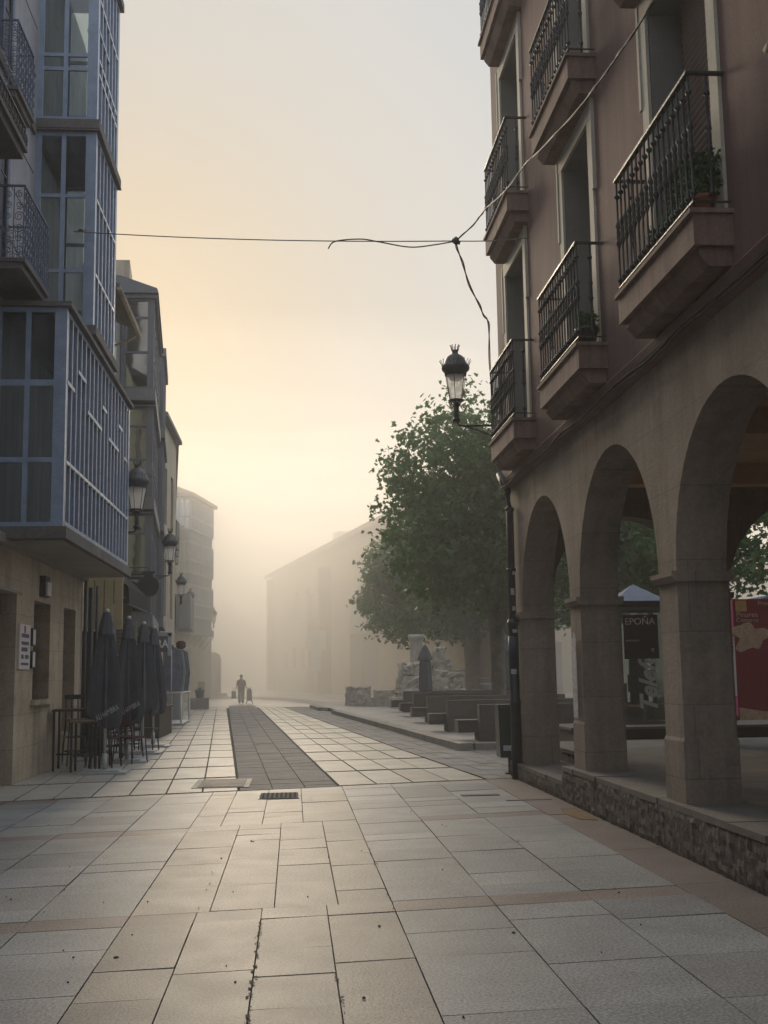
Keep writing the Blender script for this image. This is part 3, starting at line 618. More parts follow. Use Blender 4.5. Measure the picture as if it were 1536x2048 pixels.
# ------------------------------------------------------------------ wall lantern
def lantern(label, loc, flip=1, arm=.62, s=1.0, cat='street lamp'):
    """origin at lamp axis, z = bottom of the glass cage; the bracket runs to the wall at +x*flip*arm"""
    t = E('wall_lantern', loc, label, cat, 'lanterns on wall brackets', abs_=False)
    f = flip
    b = MB()                                                     # bracket
    b.tube([(0,0,-.03*s), (0,0,-.30*s)], [.045*s, .035*s], 10); b.lathe([(.055*s,-.34*s), (.06*s,-.30*s), (.05*s,-.27*s)], 0, 0, 10)
    b.tube([(0,0,-.33*s), (.04*f*s,0,-.39*s), (.12*f*s,0,-.395*s), (arm*f,0,-.395*s)], .016*s, 6)
    b.tube([(.10*f*s,0,-.40*s), (.26*f*s,0,-.44*s), (arm*.75*f,0,-.55*s), (arm*f,0,-.68*s)], .012*s, 6)
    for (cx, cz, r0, tn) in ((.40,-.47,.05,1.6), (.52,-.47,.06,1.7), (.19,-.45,.035,1.4), (.54,-.57,.045,1.3)):
        pts = []
        for k in range(22):
            th = k/21*tn*2*math.pi; r = r0*(1-.7*k/21); pts.append(((cx*arm/.62+r*math.cos(th))*f, 0, (cz+r*math.sin(th))*s))
        b.tube(pts, .007*s, 5)
    b.box(min(arm*f,(arm+.02)*f), max(arm*f,(arm+.02)*f), -.035, .035, -.72*s, -.36*s)
    b.build('bracket', 'iron', t)
    c = MB(); n = 6                                             # cage
    zb, zt, rb_, rt = .0, .42*s, .10*s, .17*s
    for k in range(n):
        a = 2*math.pi*k/n+.26; c.tube([(rb_*math.cos(a),rb_*math.sin(a),zb), (rt*math.cos(a),rt*math.sin(a),zt)], .0065*s, 5)
        c.tube([(rb_*math.cos(a),rb_*math.sin(a),zb), (.05*s*math.cos(a),.05*s*math.sin(a),-.09*s), (.02*s*math.cos(a), .02*s*math.sin(a), -.12*s)], .007*s, 5)
    c.lathe([(rb_+.02*s,-.012*s), (rb_+.025*s,0), (rb_+.012*s,.012*s), (rb_-.012*s,.012*s), (rb_-.012*s,-.01*s)], 0, 0, 18)
    c.build('cage', 'iron', t)
    gl = MB(); gl.lathe([(rb_*.93,.01*s), (rt*.93,zt)], 0, 0, 6, smooth=False, rot=.26); gl.f = gl.f[:-2]; gl.c = gl.c[:-2]; gl.sm = gl.sm[:-2]; gl.build('glass', 'lamp_glass', t)
    bu = MB(); bu.lathe([(.03*s,-.09*s), (.045*s,-.02*s), (.035*s,.0)], 0, 0, 10); bu.lathe([(rt*.55,zt-.10*s), (rt*.8,zt-.01*s)], 0, 0, 12); bu.build('lamp_holder', 'white_paint', t)
    h = MB(); h.lathe([(rt*.98,zt-.03*s), (rt*1.02,zt+.02*s), (rt*1.22,zt+.05*s), (rt*1.30,zt+.09*s), (rt*1.15,zt+.13*s), (rt*1.02,zt+.16*s), (rt*.92,zt+.21*s), (rt*.72,zt+.265*s), (rt*.42,zt+.30*s), (rt*.30,zt+.305*s), (rt*.27,zt+.345*s), (rt*.30,zt+.355*s), (rt*.28,zt+.37*s)], 0, 0, 18)
    h.build('hood', 'iron_grey', t)
    cr_ = MB()
    for k in range(8):
        a = 2*math.pi*k/8; r = rt*.28; ca, sa = math.cos(a), math.sin(a)
        cr_.tube([(r*ca,r*sa,zt+.36*s), (r*1.25*ca,r*1.25*sa,zt+.41*s), (r*1.5*ca,r*1.5*sa,zt+.45*s)], [.008*s,.005*s,.009*s], 5)
    for k in range(6):
        a = 2*math.pi*k/6+.26; ca, sa = math.cos(a), math.sin(a); r = rt*1.2
        for da in (-.22, 0, .22):
            c2, s2 = math.cos(a+da), math.sin(a+da); cr_.tube([(r*c2,r*s2,zt+.10*s), (r*1.08*c2,r*1.08*s2,zt+.16*s), (r*1.2*math.cos(a+da*1.5),r*1.2*math.sin(a+da*1.5),zt+.20*s)], [.006*s,.004*s,.007*s], 4)
    cr_.build('crown_finial', 'iron_grey', t)
    return t
lantern('black crowned lantern on a scroll bracket at the corner of the mauve arcade house', (2.50,17.45,5.66), 1, .70, 1.0)
lantern('black lantern just beyond the blue glazed gallery on the left', (-3.12,23.65,4.86), -1, 1.12, 1.15)
lantern('black lantern above the round jug sign on the left', (-3.42,33.0,4.72), -1, .75, 1.05)
lantern('hazy lantern on the tan wall, third along the left side of the street', (-4.52,48.0,4.78), -1, .36, 1.05)
lantern('hazy lantern in front of the pale glazed corner block', (-5.02,58.0,4.88), -1, .75, 1.05)
lantern('faint lantern at the far edge of the pale glazed corner block', (-5.05,75.6,4.9), -1, .45, 1.05)

# ================================================================== LEFT SIDE
def gallery(parent, x0, x1, y0, y1, z0, z1, npost, rails, frame='blue_paint', glass='window_glass', post=.05, depth=.12, name='gallery', corner=.13, sidepost=1, base=.16, top=.12, floor='ledge_concrete', room='grey_panel', stag=None, seed=0):
    """Glazed gallery: x0 wall, x1 front. Returns the frame part; panes, ledges, room lining are sub-parts."""
    rn = random.Random(seed); f = MB()
    for yy in (y0, y1-corner): f.box(x1-corner if x1 > x0 else x1, x1 if x1 > x0 else x1+corner, yy, yy+corner, z0, z1)
    for yy in (y0, y1-.08): f.box(x0, x0+.09, yy, yy+.08, z0, z1)
    for k in range(1, npost):
        yy = y0+corner*.5+(y1-y0-corner)*k/npost; f.box(x1-depth, x1-.004, yy-post/2, yy+post/2, z0, z1)
    for z in (z0, z1-.07): f.box(x1-depth+.01, x1-.008, y0+corner, y1-corner, z, z+.07)
    for z in rails: f.box(x1-depth+.02, x1-.012, y0+corner, y1-corner, z-.03, z+.03)
    if stag:
        for (k0, k1, z) in stag:
            ya = y0+corner*.5+(y1-y0-corner)*k0/npost; yb = y0+corner*.5+(y1-y0-corner)*k1/npost; f.box(x1-depth+.02, x1+.008, ya, yb, z-.03, z+.03)
    for yy in (y0, y1-.06):
        for z in (z0, z1-.07): f.box(x0+.09, x1-corner, yy+.01, yy+.055, z, z+.07)
        for z in rails: f.box(x0+.09, x1-corner, yy+.012, yy+.052, z-.03, z+.03)
        for k in range(1, sidepost+1):
            xx = x0+.09+(x1-corner-x0-.09)*k/(sidepost+1); f.box(xx-.035, xx+.035, yy+.004, yy+.06, z0+.07, z1-.07)
    o = f.build(name, frame, parent)
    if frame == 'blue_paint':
        cp = MB(); xf_ = x1-.003  # added strips painting the grazing sky highlight on the bars' street faces
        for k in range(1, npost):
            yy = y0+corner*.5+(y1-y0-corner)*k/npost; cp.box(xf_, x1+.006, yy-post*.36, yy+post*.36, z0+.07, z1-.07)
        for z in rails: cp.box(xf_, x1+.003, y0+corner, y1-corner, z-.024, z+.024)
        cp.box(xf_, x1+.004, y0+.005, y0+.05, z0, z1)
        sub('glazing_bar_highlight', cp, 'pale_blue_highlight', o)
    g_ = MB(); xg = x1-depth*.75
    ys = [y0+corner*.5+(y1-y0-corner)*k/npost for k in range(npost+1)]; zs = [z0+.05]+list(rails)+[z1-.05]
    for a_, b_ in zip(ys, ys[1:]):
        for c_, d_ in zip(zs, zs[1:]):
            t1, t2 = rn.uniform(-.006,.006), rn.uniform(-.006,.006); g_.face([(xg+t1,a_,c_), (xg-t1,b_,c_), (xg-t1+t2,b_,d_), (xg+t1+t2,a_,d_)])
    for yy in (y0+.035, y1-.035):
        for c_, d_ in zip(zs, zs[1:]):
            xs_ = [x0+.05+(x1-.05-x0-.05)*k/(sidepost+1) for k in range(sidepost+2)]
            for a_, b_ in zip(xs_, xs_[1:]):
                t1 = rn.uniform(-.005,.005); g_.face([(a_,yy+t1,c_), (b_,yy-t1,c_), (b_,yy-t1,d_), (a_,yy+t1,d_)])
    sub('pane', g_, glass, o)
    l = MB(); l.box(x0-.02, x1+.06, y0-.06, y1+.06, z0-base, z0-.001); l.build('ledge', floor, parent); l = MB(); l.box(x0-.02, x1+.07, y0-.07, y1+.07, z1+.001, z1+top); l.build('cornice', floor, parent)
    return o
# --- L1: beige stone ground floor, blue glazed galleries
A = E('gallery_house', (-4.2, 18, 0), 'house with blue glazed galleries over a beige stone ground floor', 'building')
w = MB(); wall(w, (-4.12,0,0), (0,1,0), (1,0,0), -6, 23.5, -.01, 3.42, [(15.2,17.95,-.01,2.8), (19.15,20.42,1.2,2.78), (21.6,22.75,.55,2.8), (9,12,-.01,2.8), (2,5,-.01,2.8)], th=.45, ends=True); w.build('ground_wall', 'beige_stone', A)
w = MB(); w.box(-4.12, -4.105, 18.35, 18.97, .9, 2.82) if False else None
for (y0, y1, z0, z1) in ((19.15,20.42,1.2,2.78), (21.6,22.75,.55,2.8), (15.2,17.95,0,2.8)):
    f = MB(); x = -4.46
    f.box(x, x+.06, y0, y0+.07, z0, z1); f.box(x, x+.06, y1-.07, y1, z0, z1); f.box(x, x+.06, y0+.07, y1-.07, z1-.07, z1); f.box(x, x+.06, y0+.07, y1-.07, z0, z0+.08); f.box(x+.003, x+.055, (y0+y1)/2-.04, (y0+y1)/2+.04, z0+.08, z1-.07)
    o = f.build('window', 'wood_dark', A); p = MB(); p.face([(x+.02,y0,z0), (x+.02,y1,z0), (x+.02,y1,z1), (x+.02,y0,z1)]); sub('pane', p, 'shutter_brown' if y0 > 19 else 'wood_dark', o)
w = MB(); w.box(-4.2, -4.03, 19.0, 20.55, 1.12, 1.2); w.build('sill', 'beige_stone', A)
w = MB(); w.box(-4.12+.001, -4.10, 15.0, 18.22, 2.8, 2.84); w.box(-4.13, -4.0, 12, 23.52, 3.42, 3.56); w.build('cornice', 'soffit_board', A)
w = MB(); wall(w, (-4.25,0,0), (0,1,0), (1,0,0), -6, 23.5, 3.5, 14.5, [(14.2,15.3,7.2,9.7), (16.1,17.1,7.2,9.7), (14.2,15.3,10.75,13.1), (16.1,17.1,10.75,13.1), (11.5,12.5,7.2,9.7)], th=.4); w.build('upper_wall', 'grey_panel', A)
w = MB()
for z in (8.1, 8.95, 9.8, 10.62, 11.5, 12.35, 13.2):
    w.box(-4.26, -4.243, 10, 18.85, z, z+.02)
w.box(-4.27, -4.20, 10, 18.8, 10.45, 10.6)
w.build('wall_moulding', 'ledge_concrete', A)
for (y0, y1, z0) in ((14.2,15.3,7.2), (16.1,17.1,7.2), (14.2,15.3,10.75), (16.1,17.1,10.75), (11.5,12.5,7.2)):
    f = MB(); x = -4.28
    for q in (y0-.12, y1, (y0+y1)/2-.04): f.box(x, x+.06, q, q+.12 if q != (y0+y1)/2-.04 else q+.08, z0, z0+2.5)
    f.box(x, x+.06, y0-.12, y1+.12, z0+2.5, z0+2.62); o = f.build('window', 'blue_paint_dark', A)
    p = MB(); p.face([(x-.1,y0,z0), (x-.1,y1,z0), (x-.1,y1,z0+2.5), (x-.1,y0,z0+2.5)]); sub('pane', p, 'window_glass', o)
    p = MB(); p.box(x-.55, x-.5, y0, y1, z0, z0+2.5); sub('curtain', p, 'soffit_board', o)
w = MB(); w.box(-12, -4.28, -6, 23.45, 14.4, 14.6); w.build('roof', 'roof_tile', A)
w = MB(); w.box(-12.2, -12, -6, 23.4, 0, 14.3); w.box(-12, -4.6, 23.1, 23.4, 0, 14.3); w.box(-12, -4.6, -6.2, -6, 0, 14.3); w.box(-4.9,-4.8,-6,23,0,14.3); w.build('inner_wall', 'dark_room', A)
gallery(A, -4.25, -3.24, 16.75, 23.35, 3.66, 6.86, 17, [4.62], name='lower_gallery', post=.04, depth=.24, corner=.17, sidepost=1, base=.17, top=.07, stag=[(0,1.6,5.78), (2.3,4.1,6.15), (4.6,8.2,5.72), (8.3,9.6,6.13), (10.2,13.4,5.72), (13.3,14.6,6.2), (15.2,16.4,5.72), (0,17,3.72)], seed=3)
w = MB(); w.box(-4.22, -3.27, 16.9, 23.25, 3.475, 3.488); w.build('gallery_soffit', 'soffit_board', A)
# extra side transoms at the mid height on the side face
w = MB(); w.box(-4.16, -3.41, 16.77, 16.80, 5.70, 5.79); w.box(-4.16, -3.41, 16.773, 16.803, 4.58, 4.66); w.build('side_transom', 'blue_paint', A)
w = MB(); w.box(-4.25, -3.27, 18.95, 21.45, 6.94, 7.09); w.build('gallery_link', 'blue_paint_dark', A)
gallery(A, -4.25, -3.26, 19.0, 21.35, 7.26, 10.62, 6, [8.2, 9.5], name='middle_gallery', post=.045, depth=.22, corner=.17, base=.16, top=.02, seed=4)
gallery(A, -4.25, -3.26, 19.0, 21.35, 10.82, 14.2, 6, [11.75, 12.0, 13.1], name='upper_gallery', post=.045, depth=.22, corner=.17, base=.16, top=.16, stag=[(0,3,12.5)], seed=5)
def scroll_rail(parent, x0, x1, y0, y1, z0, z1, m='iron_grey', seed=1, name='scroll_railing', dens=9):
    rn = random.Random(seed); r = MB()
    r.box(x1-.03, x1, y0, y1, z1-.025, z1); r.box(x0, x1-.03, y0, y0+.03, z1-.025, z1); r.box(x0, x1-.03, y1-.03, y1, z1-.025, z1)
    r.box(x1-.025, x1-.005, y0, y1, z0+.05, z0+.065); r.box(x1-.025, x1-.005, y0, y1, z1-.16, z1-.15)
    def sc(cx, cy, cz, r0, ax):
        pts = []; sg = rn.choice((-1, 1)); ph = rn.uniform(0, 6)
        for k in range(13):
            th = ph+sg*k/12*1.6*2*math.pi; q = r0*(1-.75*k/12)
            pts.append((cx, cy+q*math.cos(th), cz+q*math.sin(th)) if ax == 'y' else (cx+q*math.cos(th), cy, cz+q*math.sin(th)))
        r.tube(pts, .0065, 4)
    n = int((y1-y0)/.14)
    for k in range(n+1):
        yy = y0+(y1-y0)*k/n; r.box(x1-.022, x1-.008, yy-.006, yy+.006, z0, z1-.02)
        for zz in [z0+.12+(z1-z0-.25)*j/5 for j in range(6)]: sc(x1-.015, yy+.07, zz, rn.uniform(.05,.085), 'y')
    n = max(2, int((x1-x0)/.14))
    for yy in (y0+.015, y1-.015):
        for k in range(n):
            xx = x0+(x1-x0)*k/n; r.box(xx-.006, xx+.006, yy-.006, yy+.006, z0, z1-.02)
            for zz in [z0+.12+(z1-z0-.25)*j/5 for j in range(6)]: sc(xx+.07, yy, zz, rn.uniform(.05,.085), 'x')
    return r
def left_balcony(x1, y0, y1, z, h=1.05, m='grey_panel', slabm='ledge_concrete', seed=2, th=.14, railm='blue_paint_dark'):
    s = MB(); s.box(-4.26, x1, y0, y1, z-.05, z); s.box(-4.26, x1-.05, y0+.04, y1-.04, z-th, z-.05); p = s.build('balcony', slabm, A)
    sub('railing', scroll_rail(A, -4.25, x1-.02, y0+.02, y1-.02, z, z+h, seed=seed), railm, p)
left_balcony(-3.62, 15.7, 17.3, 7.22, seed=3)
left_balcony(-3.97, 16.5, 17.6, 10.12, seed=4)
left_balcony(-3.60, 13.2, 15.6, 8.72, h=.32, seed=5, th=.16, railm='iron')
# pipes between houses
w = MB(); w.tube([(-3.98,23.62,3.3), (-3.98,23.62,.2)], .055, 10); w.tube([(-4.05,23.4,3.42), (-4.05,23.4,.1)], .035, 8); w.tube([(-3.9,23.85,3.35), (-3.9,23.85,.6)], .03, 8); w.build('downpipe', 'iron_grey', A)
# wall items
t = E('wall_light', (-4.05, 19.75, 2.85), 'small flat square wall light above the stone window', 'wall light')
w = MB(); w.box(-4.118, -4.02, 19.5, 19.85, 2.86, 3.2); w.build('housing', 'iron_grey', t); w = MB(); w.box(-4.0195, -3.99, 19.52, 19.83, 2.88, 3.10); w.build('diffuser', 'paper', t)
t = E('notice_board', (-4.1, 18.4, 1.7), 'tall pale notice with printed grey panels beside the stone doorway', 'notice')
w = MB(); w.box(-4.118, -4.09, 18.08, 18.80, 1.68, 2.36); w.build('sheet', 'paper', t)
w = MB()
for k, (z, h) in enumerate(((2.16,.06), (2.05,.05), (1.95,.06), (1.84,.06), (1.74,.04))):
    for j in range(6):
        if random.random() < .88: w.box(-4.089, -4.087, 18.20+.085*j, 18.20+.085*j+.068, z, z+h)
w.build('printed_panel', 'ink', t); w = MB(); w.prism([(-4.0888,18.35),(-4.0872,18.35),(-4.0872,18.47),(-4.0888,18.47)], 2.23, 2.34); w.build('red_emblem', 'ink_red', t)
for z, lb in ((2.05,'upper small framed notice beside the tall notice'), (1.70,'lower small framed notice beside the tall notice')):
    t = E('framed_notice', (-4.1, 19.0, z), lb, 'notice', 'small framed notices'); w = MB(); w.box(-4.118, -4.07, 18.88, 19.09, z, z+.27); w.build('frame', 'iron', t); w = MB(); w.box(-4.0695, -4.067, 18.90, 19.07, z+.02, z+.25); w.build('sheet', 'paper', t)

# --- L2 narrow yellow house with wide eaves
Bq = E('yellow_house', (-4.3, 25, 0), 'narrow pale yellow house with dark eaves beyond the blue galleries', 'building')
w = MB(); wall(w, (-4.28,0,0), (0,1,0), (1,0,0), 23.5, 28.3, 0, 9.6, [(24.6,25.5,3.9,5.9), (24.6,25.5,6.6,8.6), (24.3,27.4,.0,2.5)], th=.3); w.build('wall', 'yellow_wall', Bq)
w = MB(); w.extr([(-4.3,9.75), (-3.52,9.42), (-3.50,9.50), (-4.3,9.95), (-8,11.6), (-8,11.3)], 23.5, 26.6); w.build('roof', 'ledge_concrete', Bq)
w = MB(); w.tube([(-3.52,23.5,9.42), (-3.52,26.7,9.36)], .055, 8); w.tube([(-3.55,26.6,9.36), (-3.75,26.6,9.2), (-4.15,26.6,9.05), (-4.2,26.6,3)], .04, 8); w.build('gutter', 'tan_wall', Bq)
w = MB(); w.box(-12, -4.6, 23.5, 28.3, 0, 9.5); w.build('inner_wall', 'dark_room', Bq)
for z in (3.9, 6.6):
    w = MB(); w.box(-4.5, -4.45, 24.6, 25.5, z, z+2); w.box(-4.45, -4.40, 25.02, 25.08, z, z+2); o = w.build('window', 'wood_dark', Bq)
w = MB()
for k in range(9): w.box(-4.279, -4.262, 23.65+.5*k, 23.75+.5*k, 2.5, 3.6)
w.build('panel_batten', 'brown_grey', Bq)

# --- L3 dark house with glazed bays
C_ = E('dark_bay_house', (-4.3, 33, 0), 'dark grey house with stacked glazed corner bays over the terrace', 'building')
w = MB(); wall(w, (-4.3,0,0), (0,1,0), (1,0,0), 28.3, 40, 0, 11.2, [(29.5,34,.0,2.5), (35,36,3.5,5.5), (35,36,6.3,8.3)], th=.3); w.build('wall', 'grey_mid', C_)
w = MB(); w.box(-12, -4.62, 28.3, 40, 0, 11); w.build('inner_wall', 'dark_room', C_)
w = MB(); w.face([(-4.7,28.33,0),(-4.31,28.33,0),(-4.31,28.33,11.2),(-4.7,28.33,11.2)]); w.box(-12,-4.3,28.29,28.32,9,11.2); w.build('party_wall', 'grey_mid', C_)
for k, (z0, z1) in enumerate(((3.05,5.55), (5.95,8.25), (8.70,11.05))):
    gallery(C_, -4.3, -3.48, 29.2, 34.6, z0, z1, 6, [z0+.95, z1-.5], frame='brown_grey', glass='bay_glass', name='glazed_bay', post=.09, depth=.12, corner=.16, sidepost=0, base=.30, top=.02 if k < 2 else .1, floor='grey_mid', seed=20+k)
for k, (z0, z1) in enumerate(((3.05,5.55), (5.95,8.25), (8.70,11.05))):
    w = MB(); w.face([(-4.2,29.42,z0+.1), (-3.6,29.42,z0+.1), (-3.6,29.42,z1-.1), (-4.2,29.42,z1-.1)]); w.face([(-3.72,29.6,z0+.9), (-3.72,34.3,z0+.9), (-3.72,34.3,z1-.1), (-3.72,29.6,z1-.1)]); w.build('blind', 'pane_reflection', C_)  # sheets added behind the panes, painting in their pale sky reflection
w = MB(); w.extr([(-5.2,11.75), (-4.3,11.6), (-3.40,11.28), (-3.36,11.16), (-4.3,11.16)], 29.05, 34.8); w.build('bay_roof', 'brown_grey', C_)
w = MB(); w.box(-4.75, -4.25, 31.8, 33.2, 11.5, 13.0); w.build('chimney', 'tan_wall', C_); w = MB(); w.box(-4.3, -4.0, 33.5, 34.6, 11.4, 12.4); w.build('chimney', 'tan_wall', C_)
w = MB(); w.face([(-12,28.3,11.2),(-4.3,28.3,11.2),(-4.3,40,11.2),(-12,40,11.2)]); w.build('roof', 'roof_tile', C_)
for k, (z0, z1) in enumerate(((3.3,5.8), (6.2,8.7), (9.1,11.4))):
    gallery(C_, -4.3, -3.38, 36.0, 39.6, z0, z1, 5, [z0+1.0], frame='brown_grey', glass='bay_glass', name='glazed_bay', post=.08, depth=.1, corner=.12, sidepost=0, base=.28, top=.02 if k < 2 else .25, floor='grey_mid', seed=30+k)
for o_ in C_.children_recursive:
    for v_ in o_.data.vertices: v_.co.x -= .088*max(0, v_.co.y-29.2)
# --- L4 tan terrace
D_ = E('tan_terrace', (-4.8, 46, 0), 'tan rendered terrace with an eaves roof in light haze on the left', 'building')
w = MB(); wall(w, (-4.45,40,0), (0,1,0), (1,0,0), 0, 4.8, 0, 10.3, [(.8,1.7,3.6,5.6), (3,3.9,3.6,5.6), (.8,1.7,6.8,8.8), (3,3.9,6.8,8.8), (1,4,0,2.6)], th=.3); w.build('wall', 'tan_wall', D_)
w = MB(); wall(w, (-4.52,44.82,0), Vector((-.101,1,0)).normalized(), Vector((1,.101,0)).normalized(), 0, 23.5, 0, 10.3, [(1,2,3.6,5.6), (3.6,4.6,3.6,5.6), (1,2,6.6,8.6), (3.6,4.6,6.6,8.6), (7,8,3.6,5.6), (7,8,6.6,8.6), (1,5,0,2.6), (7,11,0,2.6)], th=.4); w.build('wall', 'tan_wall', D_)
w = MB(); w.prism([(-4.95,40.1), (-7.6,68), (-14,68), (-14,40.1)], 0, 10.2); w.build('inner_wall', 'dark_room', D_)
w = MB(); w.extr([(-4.22,10.32), (-4.22,10.45), (-5.2,10.75), (-9,12.1), (-9,10.3), (-4.4,10.3)], 39.6, 44.8); w.prism([(-4.35,44.85), (-6.75,68), (-12,68), (-12,44.85)], 10.31, 10.5); w.build('roof', 'grey_mid', D_)
for (u, z) in ((5.8,3.6), (8.4,3.6), (5.8,6.6), (8.4,6.6), (11.8,3.6), (11.8,6.6)):
    w = MB(); x = -4.04-.101*(u+.5); w.box(x-.02, x+.18, 40+u-.1, 40+u+1.1, z-.15, z); w.box(x+.15, x+.18, 40+u-.1, 40+u+1.1, z, z+.95); w.build('balcony', 'iron_grey', D_)
w = MB(); w.prism([(-5.0,55), (-4.75,55), (-5.0,60), (-6.2,60), (-6.2,55)], 3.7, 5.3); w.build('enclosed_balcony', 'grey_mid', D_)
# --- L5 pale glazed corner block
F_ = E('glazed_corner_block', (-6.2, 71, 0), 'pale corner block with three glazed storeys jutting over the square', 'building')
w = MB(); w.prism([(-12,69.4), (-6.25,69.4), (-5.62,73.3), (-5.62,82), (-12,82)], 0, 4.2); w.build('ground_wall', 'tan_wall', F_)
w = MB(); w.prism([(-12,69.3), (-6.9,69.3), (-6.0,74.0), (-6.0,82), (-12,82)], 4.2, 12.3); w.build('wall', 'tan_wall', F_)
bx0, bx1 = Vector((-6.0,69.0,0)), Vector((-5.04,74.0,0)); du = (bx1-bx0); dn = Vector((du.y,-du.x,0)).normalized()
z = 4.15
w = MB(); w.prism([(-7.0,68.9), (-5.92,68.9), (-4.94,74.1), (-6.1,74.1)], 3.9, 4.3); w.build('bay_base', 'grey_mid', F_)
for k in range(3):
    z0 = 4.3 + 2.55*k
    w = MB(); w.prism([(-6.95,69.02), (-6.03,69.02), (-5.07,73.98), (-6.0,73.98)], z0, z0+.62); w.build('spandrel', 'grey_mid', F_)
    fr = MB(); pn = MB()
    for j in range(10):
        p = bx0 + du*(j/9) + Vector((0,0,z0+.6)); fr.box(p.x-.08, p.x+.07, p.y-.07, p.y+.07, p.z, p.z+1.95)
    for zz in (z0+.62, z0+1.35, z0+2.42): fr.obox(bx0+Vector((-.06,0,zz)), du, (.10,0,0), (0,0,.12))
    for j in range(4): x = -6.95+.92*j/3; fr.box(x-.04, x+.04, 68.96, 69.04, z0+.6, z0+2.55)
    for zz in (z0+.62, z0+1.35, z0+2.42): fr.box(-6.95, -6.0, 68.97, 69.03, zz, zz+.09)
    o = fr.build('glazed_bay', 'window_grey', F_)
    a_, b_ = bx0+Vector((-.03,0,0)), bx1+Vector((-.03,0,0)); pn.face([(a_.x,a_.y,z0+.62), (b_.x,b_.y,z0+.62), (b_.x,b_.y,z0+2.5), (a_.x,a_.y,z0+2.5)]); pn.face([(-6.95,69.0,z0+.62), (-6.03,69.0,z0+.62), (-6.03,69.0,z0+2.5), (-6.95,69.0,z0+2.5)])
    sub('pane', pn, 'bay_glass', o)
w = MB(); w.prism([(-7.3,68.6), (-5.75,68.6), (-4.75,74.4), (-6.6,74.6), (-12,74)], 11.95, 12.15)
i = len(w.v); w.face([(-7.3,68.6,12.15), (-5.75,68.6,12.15), (-8.5,72,13.6)]); w.face([(-5.75,68.6,12.15), (-4.75,74.4,12.15), (-8.5,72,13.6)]); w.face([(-4.75,74.4,12.15), (-12,74,12.15), (-8.5,72,13.6)]); w.build('roof', 'roof_tile', F_)
w = MB()
for j in range(4):
    yy = 70+1.3*j; xx = -5.95+.19*(yy-69); w.tube([(xx+.1,yy,3.9), (xx-.75,yy,2.9)], .035, 6)
w.build('strut', 'grey_mid', F_)
w = MB(); w.box(-6.22, -5.95, 69.35, 69.39, 2.1, 3.1); w.build('wall_plate', 'soffit_board', F_)

# ================================================================== TERRACE FURNITURE (LEFT)
def umbrella_mesh(label, loc, s=1.0, word=True, first=False):
    t = E('closed_parasol', loc, label, 'parasol', 'closed parasols on the left terrace', abs_=False)
    p = MB(); p.tube([(0,0,.06), (0,0,2.3)], .025, 8); p.build('pole', 'pale_metal', t)
    b = MB(); b.box(-.38, .38, -.3, .3, 0, .035); b.box(-.26, .26, -.2, .2, .035, .06); b.tube([(0,0,.06), (0,0,.32)], .04, 8); b.build('base_plate', 'pale_metal', t)
    c = MB(); rn = random.Random(int(loc[1]*10)); n = 22; prof = [(.045,2.60), (.075,2.55), (.10,2.42), (.12,2.2), (.16,1.9), (.20,1.6), (.23,1.3), (.25,1.08), (.26,.96), (.235,.86), (.16,.80)]
    ph = [rn.uniform(-.18,.18) for _ in range(n)]; i = len(c.v)
    for r, z in prof:
        for j in range(n):
            a = 2*math.pi*j/n; k = (1+(.20 if j % 2 else -.16)*min(1, (2.6-z)/.6)*1.35 + ph[j]*min(1, (2.6-z)/1.5))
            rr = r*k*.9; zz = z - (.09*math.sin(a*1.5+ph[0]*9) if z < 1.0 else 0) + (.03*ph[j]*10 if z < 1.0 else 0)
            c.v.append((rr*math.cos(a)*1.05, rr*math.sin(a), zz))
    for k in range(len(prof)-1):
        for j in range(n):
            q = (j+1) % n; c.f.append((i+(k+1)*n+j, i+(k+1)*n+q, i+k*n+q, i+k*n+j)); c.c.append((1,1,1)); c.sm.append(False)
    c.f.append(tuple(i+j for j in range(n))); c.c.append((1,1,1)); c.sm.append(False)
    cl = c.build('canopy', 'umbrella_cloth', t)
    fl = MB(); fl.lathe([(.125,2.22), (.135,2.24), (.10,2.45), (.06,2.6)], 0, 0, 10, fold=.06, smooth=False); sub('vent', fl, 'umbrella_cloth', cl)
    cp = MB(); cp.lathe([(.04,2.58), (.045,2.63), (.02,2.66)], 0, 0, 10); cp.build('cap', 'pale_metal', t)
    if word: 
        x = text('lettering', 'ALHAMBRA', 'sticker', None, Matrix.Translation((.07,-.30,.97)) @ Matrix.Rotation(R(-28), 4, 'Y') @ Matrix.Rotation(R(90), 4, 'X'), size=.13, shear=.25, ext=.002, width=.6); x.parent = cl
    return t
umbrella_mesh('nearest closed dark parasol of the row on the left terrace', (-3.06,19.7,0), 1)
umbrella_mesh('closed dark parasol second from the camera on the left terrace', (-3.03,22.1,0), 1)
umbrella_mesh('closed dark parasol third from the camera on the left terrace', (-3.04,24.4,0), 1, word=False)
umbrella_mesh('closed dark parasol farthest along the left terrace row', (-3.10,26.7,0), 1, word=False)

